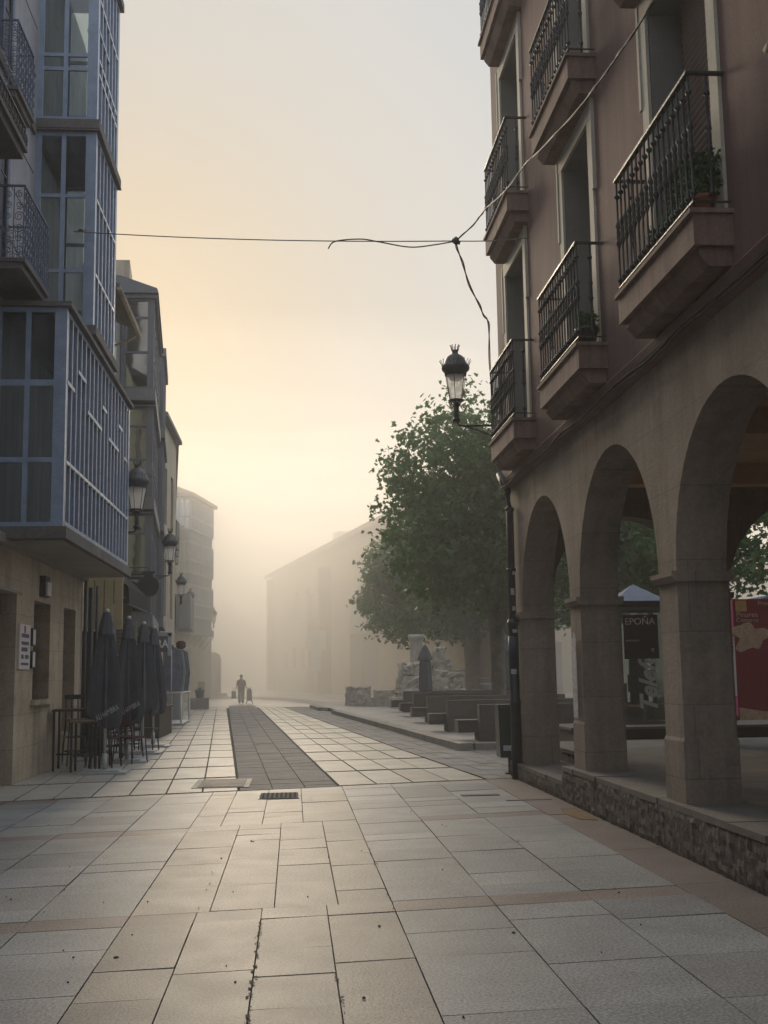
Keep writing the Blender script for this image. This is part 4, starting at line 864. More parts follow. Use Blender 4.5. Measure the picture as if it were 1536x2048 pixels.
def stool(label, loc, rz, m='iron', seat='table_wood', h=.78, first=True, grp='bar stools on the left terrace'):
    t = E('bar_stool', loc, label, 'stool', grp, abs_=False, rz=rz)
    for sx in (-1, 1):
        for sy in (-1, 1): l = MB(); l.tube([(.16*sx,.16*sy,h), (.21*sx,.21*sy,0)], .014, 6); l.build('leg', m, t)
    f = MB()
    for z in (.25, .5):
        k = .21-.05*z/h; f.tube([(-k,-k,z), (k,-k,z)], .009, 5); f.tube([(k,-k,z), (k,k,z)], .009, 5); f.tube([(k,k,z), (-k,k,z)], .009, 5); f.tube([(-k,k,z), (-k,-k,z)], .009, 5)
    f.build('stretcher', m, t)
    s = MB(); s.box(-.18, .18, -.18, .18, h, h+.035); s.build('seat', seat, t)
    b = MB()
    for x in (-.16, -.055, .055, .16): b.tube([(x,.16,h+.03), (x,.19,h+.42)], .012, 6)
    b.box(-.18, .18, .17, .205, h+.38, h+.46); b.build('backrest', m, t)
    return t
def bartable(label, loc, rz, top='table_wood', w_=.33, h=1.05):
    t = E('bar_table', loc, label, 'table', 'high tables on the left terrace', abs_=False, rz=rz)
    s = MB(); s.box(-w_, w_, -w_, w_, h, h+.035); s.build('tabletop', top, t)
    for sx in (-1, 1):
        for sy in (-1, 1): l = MB(); l.box(sx*w_*.9-.018, sx*w_*.9+.018, sy*w_*.9-.018, sy*w_*.9+.018, 0, h); l.build('leg', 'iron', t)
    f = MB(); f.box(-w_*.9, w_*.9, -.012, .012, .24, .27); f.build('stretcher', 'iron', t); f = MB(); f.box(-.012, .012, -w_*.9, w_*.9, .241, .271); f.build('stretcher', 'iron', t)
bartable('black framed high table against the beige wall under the shuttered window', (-3.72,20.7,0), .05, 'wood_dark', .34, .98)
bartable('high table with a worn wooden top beside the nearest parasol', (-3.45,20.2,0), 0, 'table_wood', .22, .80)
bartable('black high table behind the second parasol', (-3.55,23.0,0), .1, 'wood_dark', .3, 1.0)
stool('black bar stool closest to the beige wall corner', (-3.85,21.6,0), .4)
stool('black bar stool between the first parasol and the wall', (-3.42,21.3,0), 1.7)
stool('black bar stool behind the first parasol pole', (-3.25,21.0,0), 2.9, h=.7)
stool('black bar stool tucked beside the second parasol', (-3.35,22.9,0), .2)
stool('black bar stool beyond the second parasol pole', (-3.2,23.5,0), 1.2, h=.72)
stool('black bar stool beneath the third parasol', (-3.35,24.9,0), 2.2)
def chair(label, loc, rz, m='red_cloth'):
    t = E('terrace_chair', loc, label, 'chair', 'folded in terrace chairs', abs_=False, rz=rz)
    for sx in (-1, 1):
        for sy in (-1, 1): l = MB(); l.tube([(.19*sx,.19*sy,.45), (.22*sx,.22*sy,0)], .013, 6); l.build('leg', 'iron', t)
    s = MB(); s.box(-.21, .21, -.21, .21, .44, .475); s.build('seat', m, t)
    b = MB(); b.tube([(-.2,.2,.47), (-.2,.27,.86)], .013, 6); b.tube([(.2,.2,.47), (.2,.27,.86)], .013, 6); b.obox((-.2,.235,.66), (.4,0,0), (0,.02,0), (0,.03,.2)); b.build('backrest', m, t)
chair('dark red chair low behind the first parasol pole', (-2.95,21.9,0), 2.6)
chair('dark red chair between the first two parasols near the wall', (-3.25,22.35,0), .6)
chair('black chair pushed under the third parasol', (-3.1,25.4,0), 1.4, 'iron_grey')
# terrace planter box / counter, menu boards, awning
b = MB(); b.box(-3.75, -3.35, 30.2, 33.2, 0, .72); b.box(-3.78, -3.32, 30.15, 33.25, .72, .76); tag(b.build('serving_counter', 'wood_dark'), 'low dark wooden counter at the end of the parasol row', 'counter')
t = E('shop_awning', (-4.1, 26, 3), 'black sloping awning over the bar front behind the parasols', 'awning')
w = MB()
i = 0; pts = [(-4.25,4.02), (-3.9,3.85), (-3.45,3.42), (-3.42,3.05), (-3.44,3.05), (-3.47,3.40), (-3.92,3.82), (-4.25,3.98)]
w.extr(pts, 25.0, 28.2); w.face([(-4.25,25.0,3.05), (-3.44,25.0,3.05), (-3.45,25.0,3.42), (-3.9,25.0,3.85), (-4.25,25.0,4.02)]); w.build('canvas', 'black_fabric', t)
w = MB(); w.tube([(-3.44,25.0,3.05), (-3.44,28.2,3.05)], .02, 6)
for z in (3.3, 3.6): w.tube([(-4.2,24.98,z+.1), (-3.5,24.98,z-.12)], .008, 4)
w.build('frame', 'grey_mid', t)
b = MB(); b.box(-4.27, -3.75, 24.0, 24.06, 0, 2.45); tag(b.build('bar_screen', 'black_fabric'), 'tall black screen between the drainpipes and the first parasol', 'screen')
w = MB()
for k in range(4): w.box(-4.22+.195*k, -4.05+.195*k, 24.3, 24.36, 2.5, 3.55)
w.box(-4.25, -3.45, 24.34, 24.38, 3.5, 3.56)
tag(w.build('slatted_blind', 'yellow_wall'), 'pale yellow slatted blind hanging under the gallery end', 'blind')
t = E('menu_board', (-3.7,25.5,1.9), 'pale menu board with dark lines hanging behind the parasols', 'menu board')
w = MB(); w.box(-3.98, -3.52, 27.0, 27.04, 2.05, 2.78); w.build('board', 'soffit_board', t); w = MB()
for k in range(7): w.box(-3.95, -3.56-.06*(k % 3), 26.995, 26.999, 2.12+.09*k, 2.15+.09*k)
w.build('lettering', 'brown_grey', t)
t = E('menu_board', (-3.4,25.2,1.2), 'small white menu card between the first two parasols', 'menu board')
w = MB(); w.box(-3.62, -3.40, 24.6, 24.63, 1.55, 2.0); w.build('board', 'white_paint', t); w = MB()
for k in range(6): w.box(-3.6, -3.43-.03*(k % 2), 24.595, 24.599, 1.60+.06*k, 1.62+.06*k)
w.build('lettering', 'ink', t)
b = MB(); b.box(-4.0, -3.72, 27.6, 27.65, 2.75, 3.2); tag(b.build('shop_poster', 'soffit_board'), 'pale poster on the bar front above the parasols', 'poster')
# jug sign
t = E('jug_sign', (-3.68,29.0,3.5), 'round black jug shaped sign hanging from the dark bay', 'hanging sign')
pr = [(.0,0), (.10,.01), (.20,.08), (.255,.2), (.25,.32), (.19,.42), (.11,.47), (.10,.52), (.17,.60)]
poly = [(x, z) for x, z in pr] + [(-x, z) for x, z in reversed(pr[1:])]
w = MB(); w.extr([(-3.47+x, 3.45+z) for x, z in poly], 28.6, 28.68)
w.v = [(x, y, z) for x, y, z in w.v]; w.build('board', 'iron', t)
w = MB(); w.tube([(-4.3,28.64,3.98), (-3.47,28.64,4.0)], .03, 6); w.tube([(-3.47,28.64,3.98), (-3.47,28.64,4.15)], .012, 6); w.tube([(-4.3,28.64,4.15), (-3.5,28.64,4.15)], .012, 6); w.build('bracket', 'iron', t)
# ORA sign
t = E('shop_sign', (-3.7,34,2.3), 'dark square projecting sign with white capital letters past the parasols', 'shop sign')
w = MB(); w.box(-3.98, -3.46, 33.0, 33.08, 2.20, 2.64); w.build('board', 'ink', t); w = MB(); w.box(-3.46, -3.36, 33.0, 33.1, 2.1, 2.72); w.box(-4.3, -3.36, 33.0, 33.1, 2.64, 2.74); w.build('frame', 'pale_metal', t)
text('lettering', 'ORA', 'white_paint', t, frame4((-3.71,32.99,2.42), (1,0,0), (0,0,1)), size=.30, bold=.008, width=.85)
# clothing rail
t = E('clothes_rack', (-3.6,39,0), 'street clothes rail of grey blue garments outside a shop', 'clothes rack')
w = MB()
for x, y in ((-4.15,38.0), (-3.55,38.0), (-4.15,41.0), (-3.55,41.0)): w.tube([(x,y,0), (x,y,1.0)], .03, 6)
w.box(-4.2, -3.5, 37.95, 41.05, 1.0, 1.03); w.box(-4.2, -3.5, 37.95, 41.05, .03, .06); w.tube([(-3.85,37.9,2.5), (-3.85,41.1,2.5)], .015, 6); w.tube([(-3.85,37.95,1), (-3.85,37.95,2.5)], .015, 6); w.tube([(-3.85,41.05,1), (-3.85,41.05,2.5)], .015, 6)
w.build('frame', 'white_paint', t)
rn = random.Random(11)
for k in range(9):
    g_ = MB(); yy = 38.1+.33*k; x = -3.85; dx = rn.uniform(-.05,.05); hgt = rn.uniform(1.05,1.4)
    g_.extr([(x-.20+dx,2.34), (x-.05,2.46), (x+.05,2.46), (x+.20+dx,2.34), (x+.29+dx,2.34-hgt*.5), (x+.22+dx,2.34-hgt), (x-.24+dx,2.34-hgt+.03), (x-.27+dx,2.34-hgt*.5)], yy, yy+.14); g_.build('garment', 'denim' if k not in (4,) else 'bag_cloth', t)
t2 = MB(); t2.extr([(-4.2,2.42), (-3.75,2.5), (-3.72,2.38), (-4.15,2.3)], 37.0, 37.5); t2.lathe([(.09,2.42), (.16,2.48), (.16,2.62), (.09,2.68)], -3.68, 39.2, 10); tag(t2.build('red_hats', 'red_cloth'), 'dull red hats and scarf hanging above the clothes rail', 'hat')
b = MB(); b.box(-4.3, -3.9, 42.0, 42.5, 0, 1.0); b.box(-4.34, -3.86, 41.96, 42.54, 1.0, 1.04); tag(b.build('shop_display', 'pale_metal'), 'pale display stand beside the clothes rail', 'display stand')
# stone planter, pot, box
b = MB(); b.obox((-4.85,55.2,0), (.95,.1,0), (-.05,.9,0), (0,0,.5)); tag(b.build('stone_planter', 'kerb_stone'), 'low rectangular stone block at the end of the left shops', 'stone block')
t = pot('potted_shrub', -4.35, 55.7, .5, .22, .38, 60, .14, .1, 'dark flared pot standing on the low stone block', m='brown_grey', seed=9)
b = MB(); b.box(-5.25, -4.9, 66.0, 66.4, 0, 1.15); b.box(-5.27, -4.88, 65.98, 66.42, 1.15, 1.2); tag(b.build('utility_cabinet', 'bag_cloth'), 'pale green utility cabinet behind the stone block', 'cabinet')
# hooked sculpture
t = E('hooked_column', (-5.9,88,0), 'tall square column with a hooked head like a tap in the fog', 'sculpture')
b = MB(); b.extr([(-6.05,0), (-5.35,0), (-5.33,2.7), (-5.45,3.05), (-5.75,3.22), (-6.35,3.2), (-6.75,3.1), (-6.95,2.95), (-6.85,2.45), (-6.65,2.28), (-6.35,2.35), (-6.3,2.6), (-6.05,2.62)], 87.8, 88.5); b.build('column', 'kerb_stone', t)
b = MB(); b.box(-6.6, -4.9, 87.3, 89.0, 0, .22); b.build('plinth', 'kerb_stone', t)

# ================================================================== PLAZA
KS = -.081
def kx(y): return 3.22 + (-.0775)*(y-23.4)
pz = MB(); zz = .14
poly = [(kx(23.4)+.28,23.68), (30,23.9), (40,60), (1.0,56.5), (kx(50.5)+.05,50.4)]
pz.face([(x, y, zz-.004) for x, y in [(3.4,23.6), (40,24.3), (45,62), (3,62), (1.0,56), (1.35,50.5)]]); kind(pz.build('plaza_pavement', 'plaza_paving'), 'structure')
kb = MB(); rn = random.Random(8); y = 23.4
while y < 46.2:
    y1 = min(46.3, y+rn.uniform(.8,1.3)); a_, b_ = kx(y+.006), kx(y1-.006); dz = rn.uniform(-.004,.004)
    kb.prism([(a_,y+.006), (a_+.32,y+.03), (b_+.32,y1-.006), (b_,y1-.006)], -.01, zz+dz); y = y1
x = 3.58
while x < 30: kb.prism([(x+.005,23.42+.01*(x-3.5)), (x+1.1,23.42+.01*(x-2.5)), (x+1.1,23.74+.01*(x-2.5)), (x+.005,23.74+.01*(x-3.5))], -.01, zz+rn.uniform(-.004,.004)); x += 1.1
kb.prism([(1.05,50.2), (1.4,49.4), (1.7,49.6), (1.35,50.6)], -.01, zz); kb.prism([(.72,54.5), (1.02,50.25), (1.35,50.6), (1.05,56)], -.01, zz)
kind(kb.build('kerb', 'kerb_stone'), 'structure')

def bench(loc, label, L_=3.9):
    t = E('stone_bench', loc, label, 'bench', 'rows of heavy stone benches on the square', abs_=False)
    s = MB(); s.box(-.40, L_-.4, .302, .86, .17, .42); s.box(.0, L_-.6, .303, .75, 0, .17); s.build('seat', 'bench_stone', t)
    b = MB(); b.box(0, L_, 0, .30, 0, .735); b.build('backrest', 'bench_stone', t); return t
names = ['nearest heavy stone bench beside the green bin', 'heavy stone bench second from the green bin', 'third heavy stone bench from the bin, in the middle of the rows', 'heavy stone bench second from the back of the rows', 'farthest heavy stone bench below the dark parasol']
for (x, y), lb in zip(((3.75,23.9), (3.62,27.9), (3.72,33.0), (3.84,38.0), (3.92,42.3)), names): bench((x,y,.14), lb)
bench((8.3,25.0,.14), 'heavy stone bench seen through the far arch', 5.0)

rn = random.Random(21)
def rough_block(name, x0, x1, y0, y1, z0, z1, label, cat, m='monument_stone', j=.06, nx=6, nz=5, group=None):
    mb = MB(); vs = {}
    import itertools
    def P(i, k, l, ny=4):
        key = (i, k, l)
        if key not in vs: vs[key] = (x0+(x1-x0)*i/nx+rn.uniform(-j,j), y0+(y1-y0)*k/ny+rn.uniform(-j,j), z0+(z1-z0)*l/nz+(rn.uniform(-j,j) if l > 0 else 0))
        return vs[key]
    ny = 4
    for i in range(nx):
        for l in range(nz):
            mb.face([P(i,0,l),P(i+1,0,l),P(i+1,0,l+1),P(i,0,l+1)]); mb.face([P(i,ny,l),P(i,ny,l+1),P(i+1,ny,l+1),P(i+1,ny,l)])
    for k in range(ny):
        for l in range(nz):
            mb.face([P(0,k,l),P(0,k,l+1),P(0,k+1,l+1),P(0,k+1,l)]); mb.face([P(nx,k,l),P(nx,k+1,l),P(nx,k+1,l+1),P(nx,k,l+1)])
        for i in range(nx): mb.face([P(i,k,nz),P(i+1,k,nz),P(i+1,k+1,nz),P(i,k+1,nz)])
    return mb
b = rough_block('b', 2.28, 3.35, 51.5, 52.5, .13, .93, '', ''); tag(b.build('stone_block', 'monument_stone'), 'weathered carved stone block nearest the kerb on the square', 'stone block', 'old stone blocks on the square')
b = rough_block('b', 3.42, 4.62, 50.0, 51.0, .13, .82, '', '', j=.02); b.box(3.05, 3.5, 50.2, 50.9, .13, .5); tag(b.build('stone_block', 'monument_stone'), 'smoother squared stone block left of the dark parasol', 'stone block', 'old stone blocks on the square')
# monument
t = E('stone_monument', (6.9,60,.14), 'old stone column rising from a heap of worn carved blocks', 'monument')
b = MB(); b.prism([(4.9,58), (8.7,58), (8.7,62), (4.9,62)], -.06, .45); b.build('step', 'monument_stone', t)
for (x0, x1, z0, z1, y0, y1) in ((5.15,8.45,.45,.85,58.3,61.7), (5.3,6.5,.85,1.55,58.5,61), (6.5,7.6,.85,1.7,58.4,61), (7.5,8.35,.85,1.35,58.6,61), (5.45,6.9,1.55,2.15,58.9,60.8), (7.0,8.5,1.3,1.8,58.8,60.8), (5.35,5.9,1.6,2.1,58.6,60), (7.1,7.6,1.8,2.9,59.2,60.4), (6.9,7.9,1.75,2.3,59,60.6)):
    b = rough_block('b', x0, x1, y0, y1, z0, z1, '', '', j=.09, nx=5, nz=4); b.build('carved_block', 'monument_stone', t)
b = MB(); b.lathe([(.42,1.6), (.42,2.1), (.33,2.2), (.32,3.2), (.36,3.3), (.42,3.45), (.42,3.6)], 6.25, 60, 16); b.build('column', 'monument_stone', t)
K8 = 48/60
for o_ in t.children:
    for v_ in o_.data.vertices: v_.co = (v_.co.x*K8, v_.co.y*K8, .14+(v_.co.z-.14)*K8+.16)
# closed parasols on the plaza
def parasol2(loc, label, h=2.75):
    t = E('closed_parasol', loc, label, 'parasol', 'closed parasols on the square', abs_=False)
    p = MB(); p.tube([(0,0,0), (0,0,h-.3)], .025, 8); p.build('pole', 'pale_metal', t); b = MB(); b.box(-.3,.3,-.3,.3,0,.06); b.build('base_plate', 'grey_mid', t)
    c = MB(); c.lathe([(.15,.22), (.25,.30), (.27,.5), (.20,.72), (.24,.82), (.22,1.2), (.20,1.7), (.17,h-.55), (.26,h-.52), (.24,h-.42), (.10,h-.1), (.03,h)], 0, 0, 14, fold=.07, smooth=False); c.build('canopy', 'umbrella_cloth', t)
parasol2((4.62,41.4,.14), 'closed dark parasol standing in front of the stone monument', 2.35)
parasol2((7.6,41.5,.14), 'closed dark parasol right of the tree trunks by the drainpipe', 2.6)
# small distant furniture
b = MB(); b.lathe([(.24,.14), (.26,.95), (.28,.97), (.28,1.03), (.2,1.04)], 8.3, 51, 12); b.tube([(8.05,51,1.0), (8.05,51,1.25), (8.55,51,1.25), (8.55,51,1.0)], .02, 5); tag(b.build('litter_bin', 'grey_mid'), 'round hooped litter bin between the tree trunks', 'litter bin')
b = MB()
for x in (7.62, 7.78, 7.95): b.tube([(x,50,.14), (x,50,.72)], .035, 6)
b.box(7.55, 8.02, 49.96, 50.04, .72, .78); tag(b.build('low_barrier', 'pale_metal'), 'short pale railing beside the round litter bin', 'railing')
t = E('terrace_chair', (8.0,42.8,.14), 'pale metal chair by the right hand closed parasol', 'chair', abs_=False); 
for sx in (-1,1):
    for sy in (-1,1): l = MB(); l.tube([(.2*sx,.2*sy,.45), (.22*sx,.22*sy,0)], .012, 5); l.build('leg', 'pale_metal', t)
l = MB(); l.box(-.22,.22,-.22,.22,.44,.47); l.build('seat', 'pale_metal', t); l = MB(); l.tube([(-.2,.2,.45), (-.2,.26,.8), (-.1,.27,.9), (.1,.27,.9), (.2,.26,.8), (.2,.2,.45)], .014, 6); l.build('backrest', 'pale_metal', t)

# bin
t = E('litter_bin', (3.1,18.0,0), 'dark green rectangular litter bin on a post beside the drainpipe', 'litter bin')
b = MB(); b.prism([(2.93,17.75), (3.24,17.75), (3.24,18.1), (2.93,18.1)], .26, 1.02); b.v = [(x+(.015 if (z > .9 and x > 3.1) else (-.02 if z > .9 else 0)), y, z) for x, y, z in b.v]; b.build('body', 'bin_green', t)
b = MB(); b.box(2.90, 3.27, 17.72, 18.13, 1.02, 1.045); b.box(2.90, 3.27, 17.72, 17.735, .985, 1.0195); b.build('rim', 'iron_grey', t)
b = MB(); b.tube([(3.16,18.0,0), (3.16,18.0,.3)], .05, 8); b.lathe([(.11,0), (.11,.02)], 3.16, 18.0, 10); b.build('post', 'bin_green', t)
b = MB(); b.box(2.98, 3.16, 17.743, 17.7495, .36, .44); b.build('label_plate', 'sticker', t)

for o_ in t.children:
    for v_ in o_.data.vertices: v_.co.x = 3.24+(v_.co.x-3.24)*.86+.115
# low wall + phone booth + info panel behind arcade
b = MB(); b.box(4.6, 14, 19.4, 20.9, .1, .56); kind(tag(b.build('low_wall', 'wood_dark'), 'low dark stone wall step behind the arcade', 'low wall'), 'thing')
c = MB(); c.box(4.55, 14.05, 19.35, 20.95, .56, .60); c.build('coping', 'concrete_top', bpy.data.objects['low_wall'])
b = MB(); b.face([(4.2,18.9,.10), (14,18.9,.10), (30,26,.136), (6.0,26,.136)]); 
t = E('phone_booth', (6.25,20.5,.6), 'glass phone booth with a blue pyramid roof and a black poster, seen through the arch', 'phone booth')
x0, x1, y0, y1, z0, z1 = 5.62, 6.46, 20.1, 20.85, .60, 2.62
b = MB()
for (x, y) in ((x0,y0), (x1-.06,y0), (x0,y1-.06), (x1-.06,y1-.06)): b.box(x, x+.06, y, y+.06, z0, z1)
for z in (z0, z0+.28, z1-.07):
    b.box(x0+.06, x1-.06, y0+.005, y0+.05, z, z+.06); b.box(x0+.06, x1-.06, y1-.05, y1-.005, z, z+.06); b.box(x0+.005, x0+.05, y0+.06, y1-.06, z, z+.06); b.box(x1-.05, x1-.005, y0+.06, y1-.06, z, z+.06)
b.box((x0+x1)/2-.03, (x0+x1)/2+.03, y0+.008, y0+.045, z0+.06, z0+.28)
b.build('frame', 'booth_frame', t)
b = MB(); b.face([(x0+.03,y0+.03,z0+.06), (x1-.03,y0+.03,z0+.06), (x1-.03,y0+.03,z1), (x0+.03,y0+.03,z1)]); b.face([(x0+.03,y1-.03,z0+.06), (x1-.03,y1-.03,z0+.06), (x1-.03,y1-.03,z1), (x0+.03,y1-.03,z1)]); b.face([(x0+.03,y0+.03,z0+.3), (x0+.03,y1-.03,z0+.3), (x0+.03,y1-.03,z1), (x0+.03,y0+.03,z1)]); b.face([(x1-.03,y0+.03,z0+.3), (x1-.03,y1-.03,z0+.3), (x1-.03,y1-.03,z1), (x1-.03,y0+.03,z1)]); b.build('pane', 'window_glass', t)
b = MB(); b.box(x0-.06, x1+.06, y0-.06, y1+.06, z1, z1+.10); b.build('roof_band', 'black_fabric', t)
b = MB(); cx, cy = x0+.40, (y0+y1)/2; q = [(x0-.05,y0-.05), (x1+.05,y0-.05), (x1+.05,y1+.05), (x0-.05,y1+.05)]
for k in range(4): a_, c_ = q[k], q[(k+1) % 4]; b.face([(a_[0],a_[1],z1+.101), (c_[0],c_[1],z1+.101), (cx,cy,z1+.42)])
b.build('roof', 'booth_blue', t)
b = MB(); b.box(x0+.09, x0+.70, y0-.012, y0+.004, 1.72, 2.48); ps = b.build('poster', 'poster_black', t)
o = text('lettering', 'EPOÑA', 'sticker', None, frame4((x0+.38,y0-.016,2.36), (1,0,0), (0,0,1)), size=.165, width=1.0); o.parent = ps
b = MB(); b.box(x0+.12, x0+.36, y0-.015, y0-.013, 2.02, 2.05); o = b.build('poster_print', 'brown_grey'); o.parent = ps; b = MB(); b.lathe([(.03,1.84), (.03,1.9)], x0+.58, y0-.02, 10); o = b.build('poster_badge', 'brown_grey'); o.parent = ps
text('lettering', 'Telefónica', 'booth_letter', t, frame4((x0+.50,y0-.004,1.62), (0,0,1), (-1,0,0)), size=.42, shear=.35, bold=.012, width=.95)
b = MB(); b.box(x0+.22, x0+.62, y0+.3, y0+.34, 1.15, 1.45); b.box(x0+.3, x0+.62, y0+.45, y0+.5, .95, 1.9); b.box(x0+.05, x0+.2, y0+.32, y0+.36, .9, 1.3); b.build('telephone', 'booth_frame', t)
b = MB(); b.box(x0+.14, x0+.24, y0-.008, y0-.002, .915, .93); b.box(x0+.26, x0+.34, y0-.008, y0-.002, .91, .925); b.build('amber_strip', 'amber', t)
# info panel
t = E('information_totem', (8.9,22.5,.42), 'tall dark red information stand with a sand coloured map, behind the nearest pier', 'information stand')
x0, y0 = 8.56, 22.4
b = MB(); b.box(x0, 10.6, y0, y0+.9, .5, 2.87); b.build('body', 'panel_red', t)
b = MB(); b.extr([(x0-.004,.44), (x0-.004,2.87), (x0-.18,2.84), (x0-.14,.44)], y0-.0, y0+.3) if False else None
b.obox((x0-.004,y0+.002,1.0+.0), (-.17,.28,0), (.02,.02,0), (0,0,1.15)); b.build('side_panel', 'panel_grey', t)
b = MB(); b.obox((x0-.004,y0,2.25), (-.17,.28,0), (.02,.02,0), (0,0,.61)); b.build('pink_panel', 'panel_pink', t); b = MB(); b.obox((x0-.004,y0,.62), (-.17,.28,0), (.02,.02,0), (0,0,.37)); b.build('pink_panel', 'panel_pink', t); b = MB()
for k in range(5): b.obox((x0-.03,y0-.002+.02,1.86+.07*k), (-.13,.215,0), (.02,.02,0), (0,0,.035))
b.build('pink_lettering', 'panel_pink', t)
b = MB(); b.prism([(x0+.05,y0-.012), (x0+.27,y0-.012), (x0+.27,y0-.002), (x0+.05,y0-.002)], 2.63, 2.84); b.extr([(x0+.05,2.63), (x0+.09,2.58), (x0+.2,2.58), (x0+.27,2.64)], y0-.012, y0-.002) if False else None
b.build('yellow_badge', 'panel_yellow', t); text('badge_letter', 'i', 'brown_grey', t, frame4((x0+.14,y0-.014,2.73), (1,0,0), (0,0,1)), size=.17, bold=.01)
rn = random.Random(2); ctr = (x0+.30, 2.14); poly = []
for k in range(40):
    a_ = 2*math.pi*k/40; r = .27+.05*math.sin(3*a_+1)+.05*math.sin(5*a_)+rn.uniform(-.02,.02); poly.append((ctr[0]+r*1.25*math.cos(a_), ctr[1]+r*.95*math.sin(a_)))
b = MB(); b.extr(poly, y0-.008, y0-.002); b.build('map', 'panel_sand', t)
b = MB(); b.extr([(x0+.02,.52), (x0+.02,.78), (x0+.5,.70), (x0+1.9,.66), (x0+1.9,.52)], y0-.01, y0-.002); b.build('footer', 'panel_sand', t)
text('lettering', 'Pinares', 'panel_sand', t, frame4((x0+.27,y0-.012,2.56), (1,0,0), (0,0,1)), size=.15); text('lettering', 'Comarca', 'panel_sand', t, frame4((x0+.27,y0-.012,2.46), (1,0,0), (0,0,1)), size=.12); text('lettering', 'Provincia', 'panel_sand', t, frame4((x0+.72,y0-.012,2.78), (1,0,0), (0,0,1)), size=.12)
b = MB(); b.box(9.45, 11.5, 23.5, 25, 2.82, 2.9); b.extr([(9.45,2.9), (11.5,2.9), (11.2,3.02), (9.85,3.02)], 23.5, 25); b.box(9.5, 9.58, 23.6, 23.7, .14, 2.9); b.box(11.3, 11.38, 24.8, 24.9, .14, 2.9); tag(b.build('small_kiosk', 'booth_blue'), 'blue roofed kiosk edge just above the red information stand', 'kiosk')

# ================================================================== TREES
LEAF = [(0,0), (.28,.10), (.55,.02), (.45,.28), (.62,.55), (.33,.55), (.12,1.0), (-.10,.58), (-.42,.62), (-.36,.30), (-.55,.05), (-.25,.12)]
def tree(label, base, tr, fork, crown_c, crown_r, nclus, nleaf, seed, flat=.9, leaf=.14, limbs=7, group='pollarded plane trees', twigs=40, spread=.42, low=.8):
    rn = random.Random(seed); t = E('plane_tree', base, label, 'tree', group)
    bx, by, bz = base; tk = MB()
    top = Vector((bx+rn.uniform(-.1,.1), by, bz+fork))
    tk.tube([(bx,by,bz-.02), (bx,by,bz+.25), (bx,by,bz+fork*.6), top], [tr*1.35, tr*1.08, tr, tr*1.1], 14)
    C = Vector(crown_c); rr = Vector(crown_r)
    ends = []
    for k in range(limbs):
        a = 2*math.pi*k/limbs+rn.uniform(-.3,.3); el = rn.uniform(.1,.9)
        e = C + Vector((rr.x*.72*math.cos(a)*math.cos(el), rr.y*.72*math.sin(a)*math.cos(el), rr.z*(-.45+.95*math.sin(el))))
        m1 = top.lerp(e, .35)+Vector((rn.uniform(-.2,.2), rn.uniform(-.2,.2), rn.uniform(-.25,.1))); m2 = top.lerp(e, .7)+Vector((rn.uniform(-.2,.2), rn.uniform(-.2,.2), rn.uniform(0,.3)))
        tk.tube([top-Vector((0,0,.15)), m1, m2, e], [tr*.62, tr*.42, tr*.28, tr*.1], 8)
        for j in range(5):
            s = m1.lerp(e, rn.uniform(0,1)); q = s+Vector((rn.gauss(0,.8), rn.gauss(0,.8), rn.gauss(.3,.6))); tk.tube([s, s.lerp(q,.5)+Vector((0,0,rn.uniform(-.1,.15))), q], [tr*.18, tr*.11, tr*.04], 5)
    tk.build('trunk', 'bark', t)
    V = []; F = []
    def add_leaf(p, s):
        n = Vector((rn.gauss(0,.6), rn.gauss(0,.6), rn.gauss(.55,.5))).normalized(); a = n.cross(Vector((rn.uniform(-1,1), rn.uniform(-1,1), rn.uniform(-.6,.2)))).normalized(); b_ = n.cross(a)
        i = len(V); cup = rn.uniform(-.25,.25)
        for (u, v) in LEAF: V.append(tuple(p + a*(u*s) + b_*((v-.4)*s) + n*(cup*abs(u)*s)))
        F.append(tuple(range(i, i+len(LEAF))))
    lobes = [(Vector((rn.gauss(0,1), rn.gauss(0,1), rn.gauss(0,.8))).normalized(), rn.uniform(.03,.14)) for _ in range(22)]
    def env(d):
        k = .94
        for ld, am in lobes:
            c_ = max(0, d.dot(ld)); k += am*max(0, (c_-.75)/.25)**1.5
        return k
    for k in range(nclus):
        d = Vector((rn.gauss(0,1), rn.gauss(0,1), rn.gauss(0,1)*flat)).normalized()
        r = env(d)*(rn.random()**.38)
        p = C + Vector((math.copysign(abs(d.x)**.85, d.x)*rr.x*r, math.copysign(abs(d.y)**.85, d.y)*rr.y*r, (d.z if d.z > 0 else -abs(d.z)**.75*low)*rr.z*r)); outer = r > .8*env(d)
        n_ = int(nleaf*(.6 if outer else 1.1)*rn.uniform(.6,1.4)); sp = spread*rn.uniform(.6,1.25)
        for j in range(n_): add_leaf(p+Vector((rn.gauss(0,sp*.55), rn.gauss(0,sp*.55), rn.gauss(0,sp*.4))), leaf*rn.uniform(.6,1.25))
    for k in range(twigs):                                         # shoots that stick out of the outline
        d = Vector((rn.gauss(0,1), rn.gauss(0,1), rn.uniform(-.5,1.3))).normalized(); e_ = env(d)
        p0 = C + Vector((d.x*rr.x*e_, d.y*rr.y*e_, d.z*rr.z*e_))*.97 - C*0 if False else C + Vector((d.x*rr.x*e_*.95, d.y*rr.y*e_*.95, d.z*rr.z*e_*.95))
        dd = (d+Vector((0,0,.5))).normalized(); Ls = rn.uniform(.4,.95)
        for j in range(11): add_leaf(p0+dd*(Ls*j/11)+Vector((rn.gauss(0,.09), rn.gauss(0,.09), rn.gauss(0,.07))), leaf*rn.uniform(.55,1.05))
    me = bpy.data.meshes.new('crown'); me.from_pydata(V, [], F); me.materials.append(M['plane_leaf']); me.update()
    o = bpy.data.objects.new('crown', me); col.objects.link(o); o.parent = t; o.matrix_parent_inverse = Matrix.Translation(-t.location)
    return t
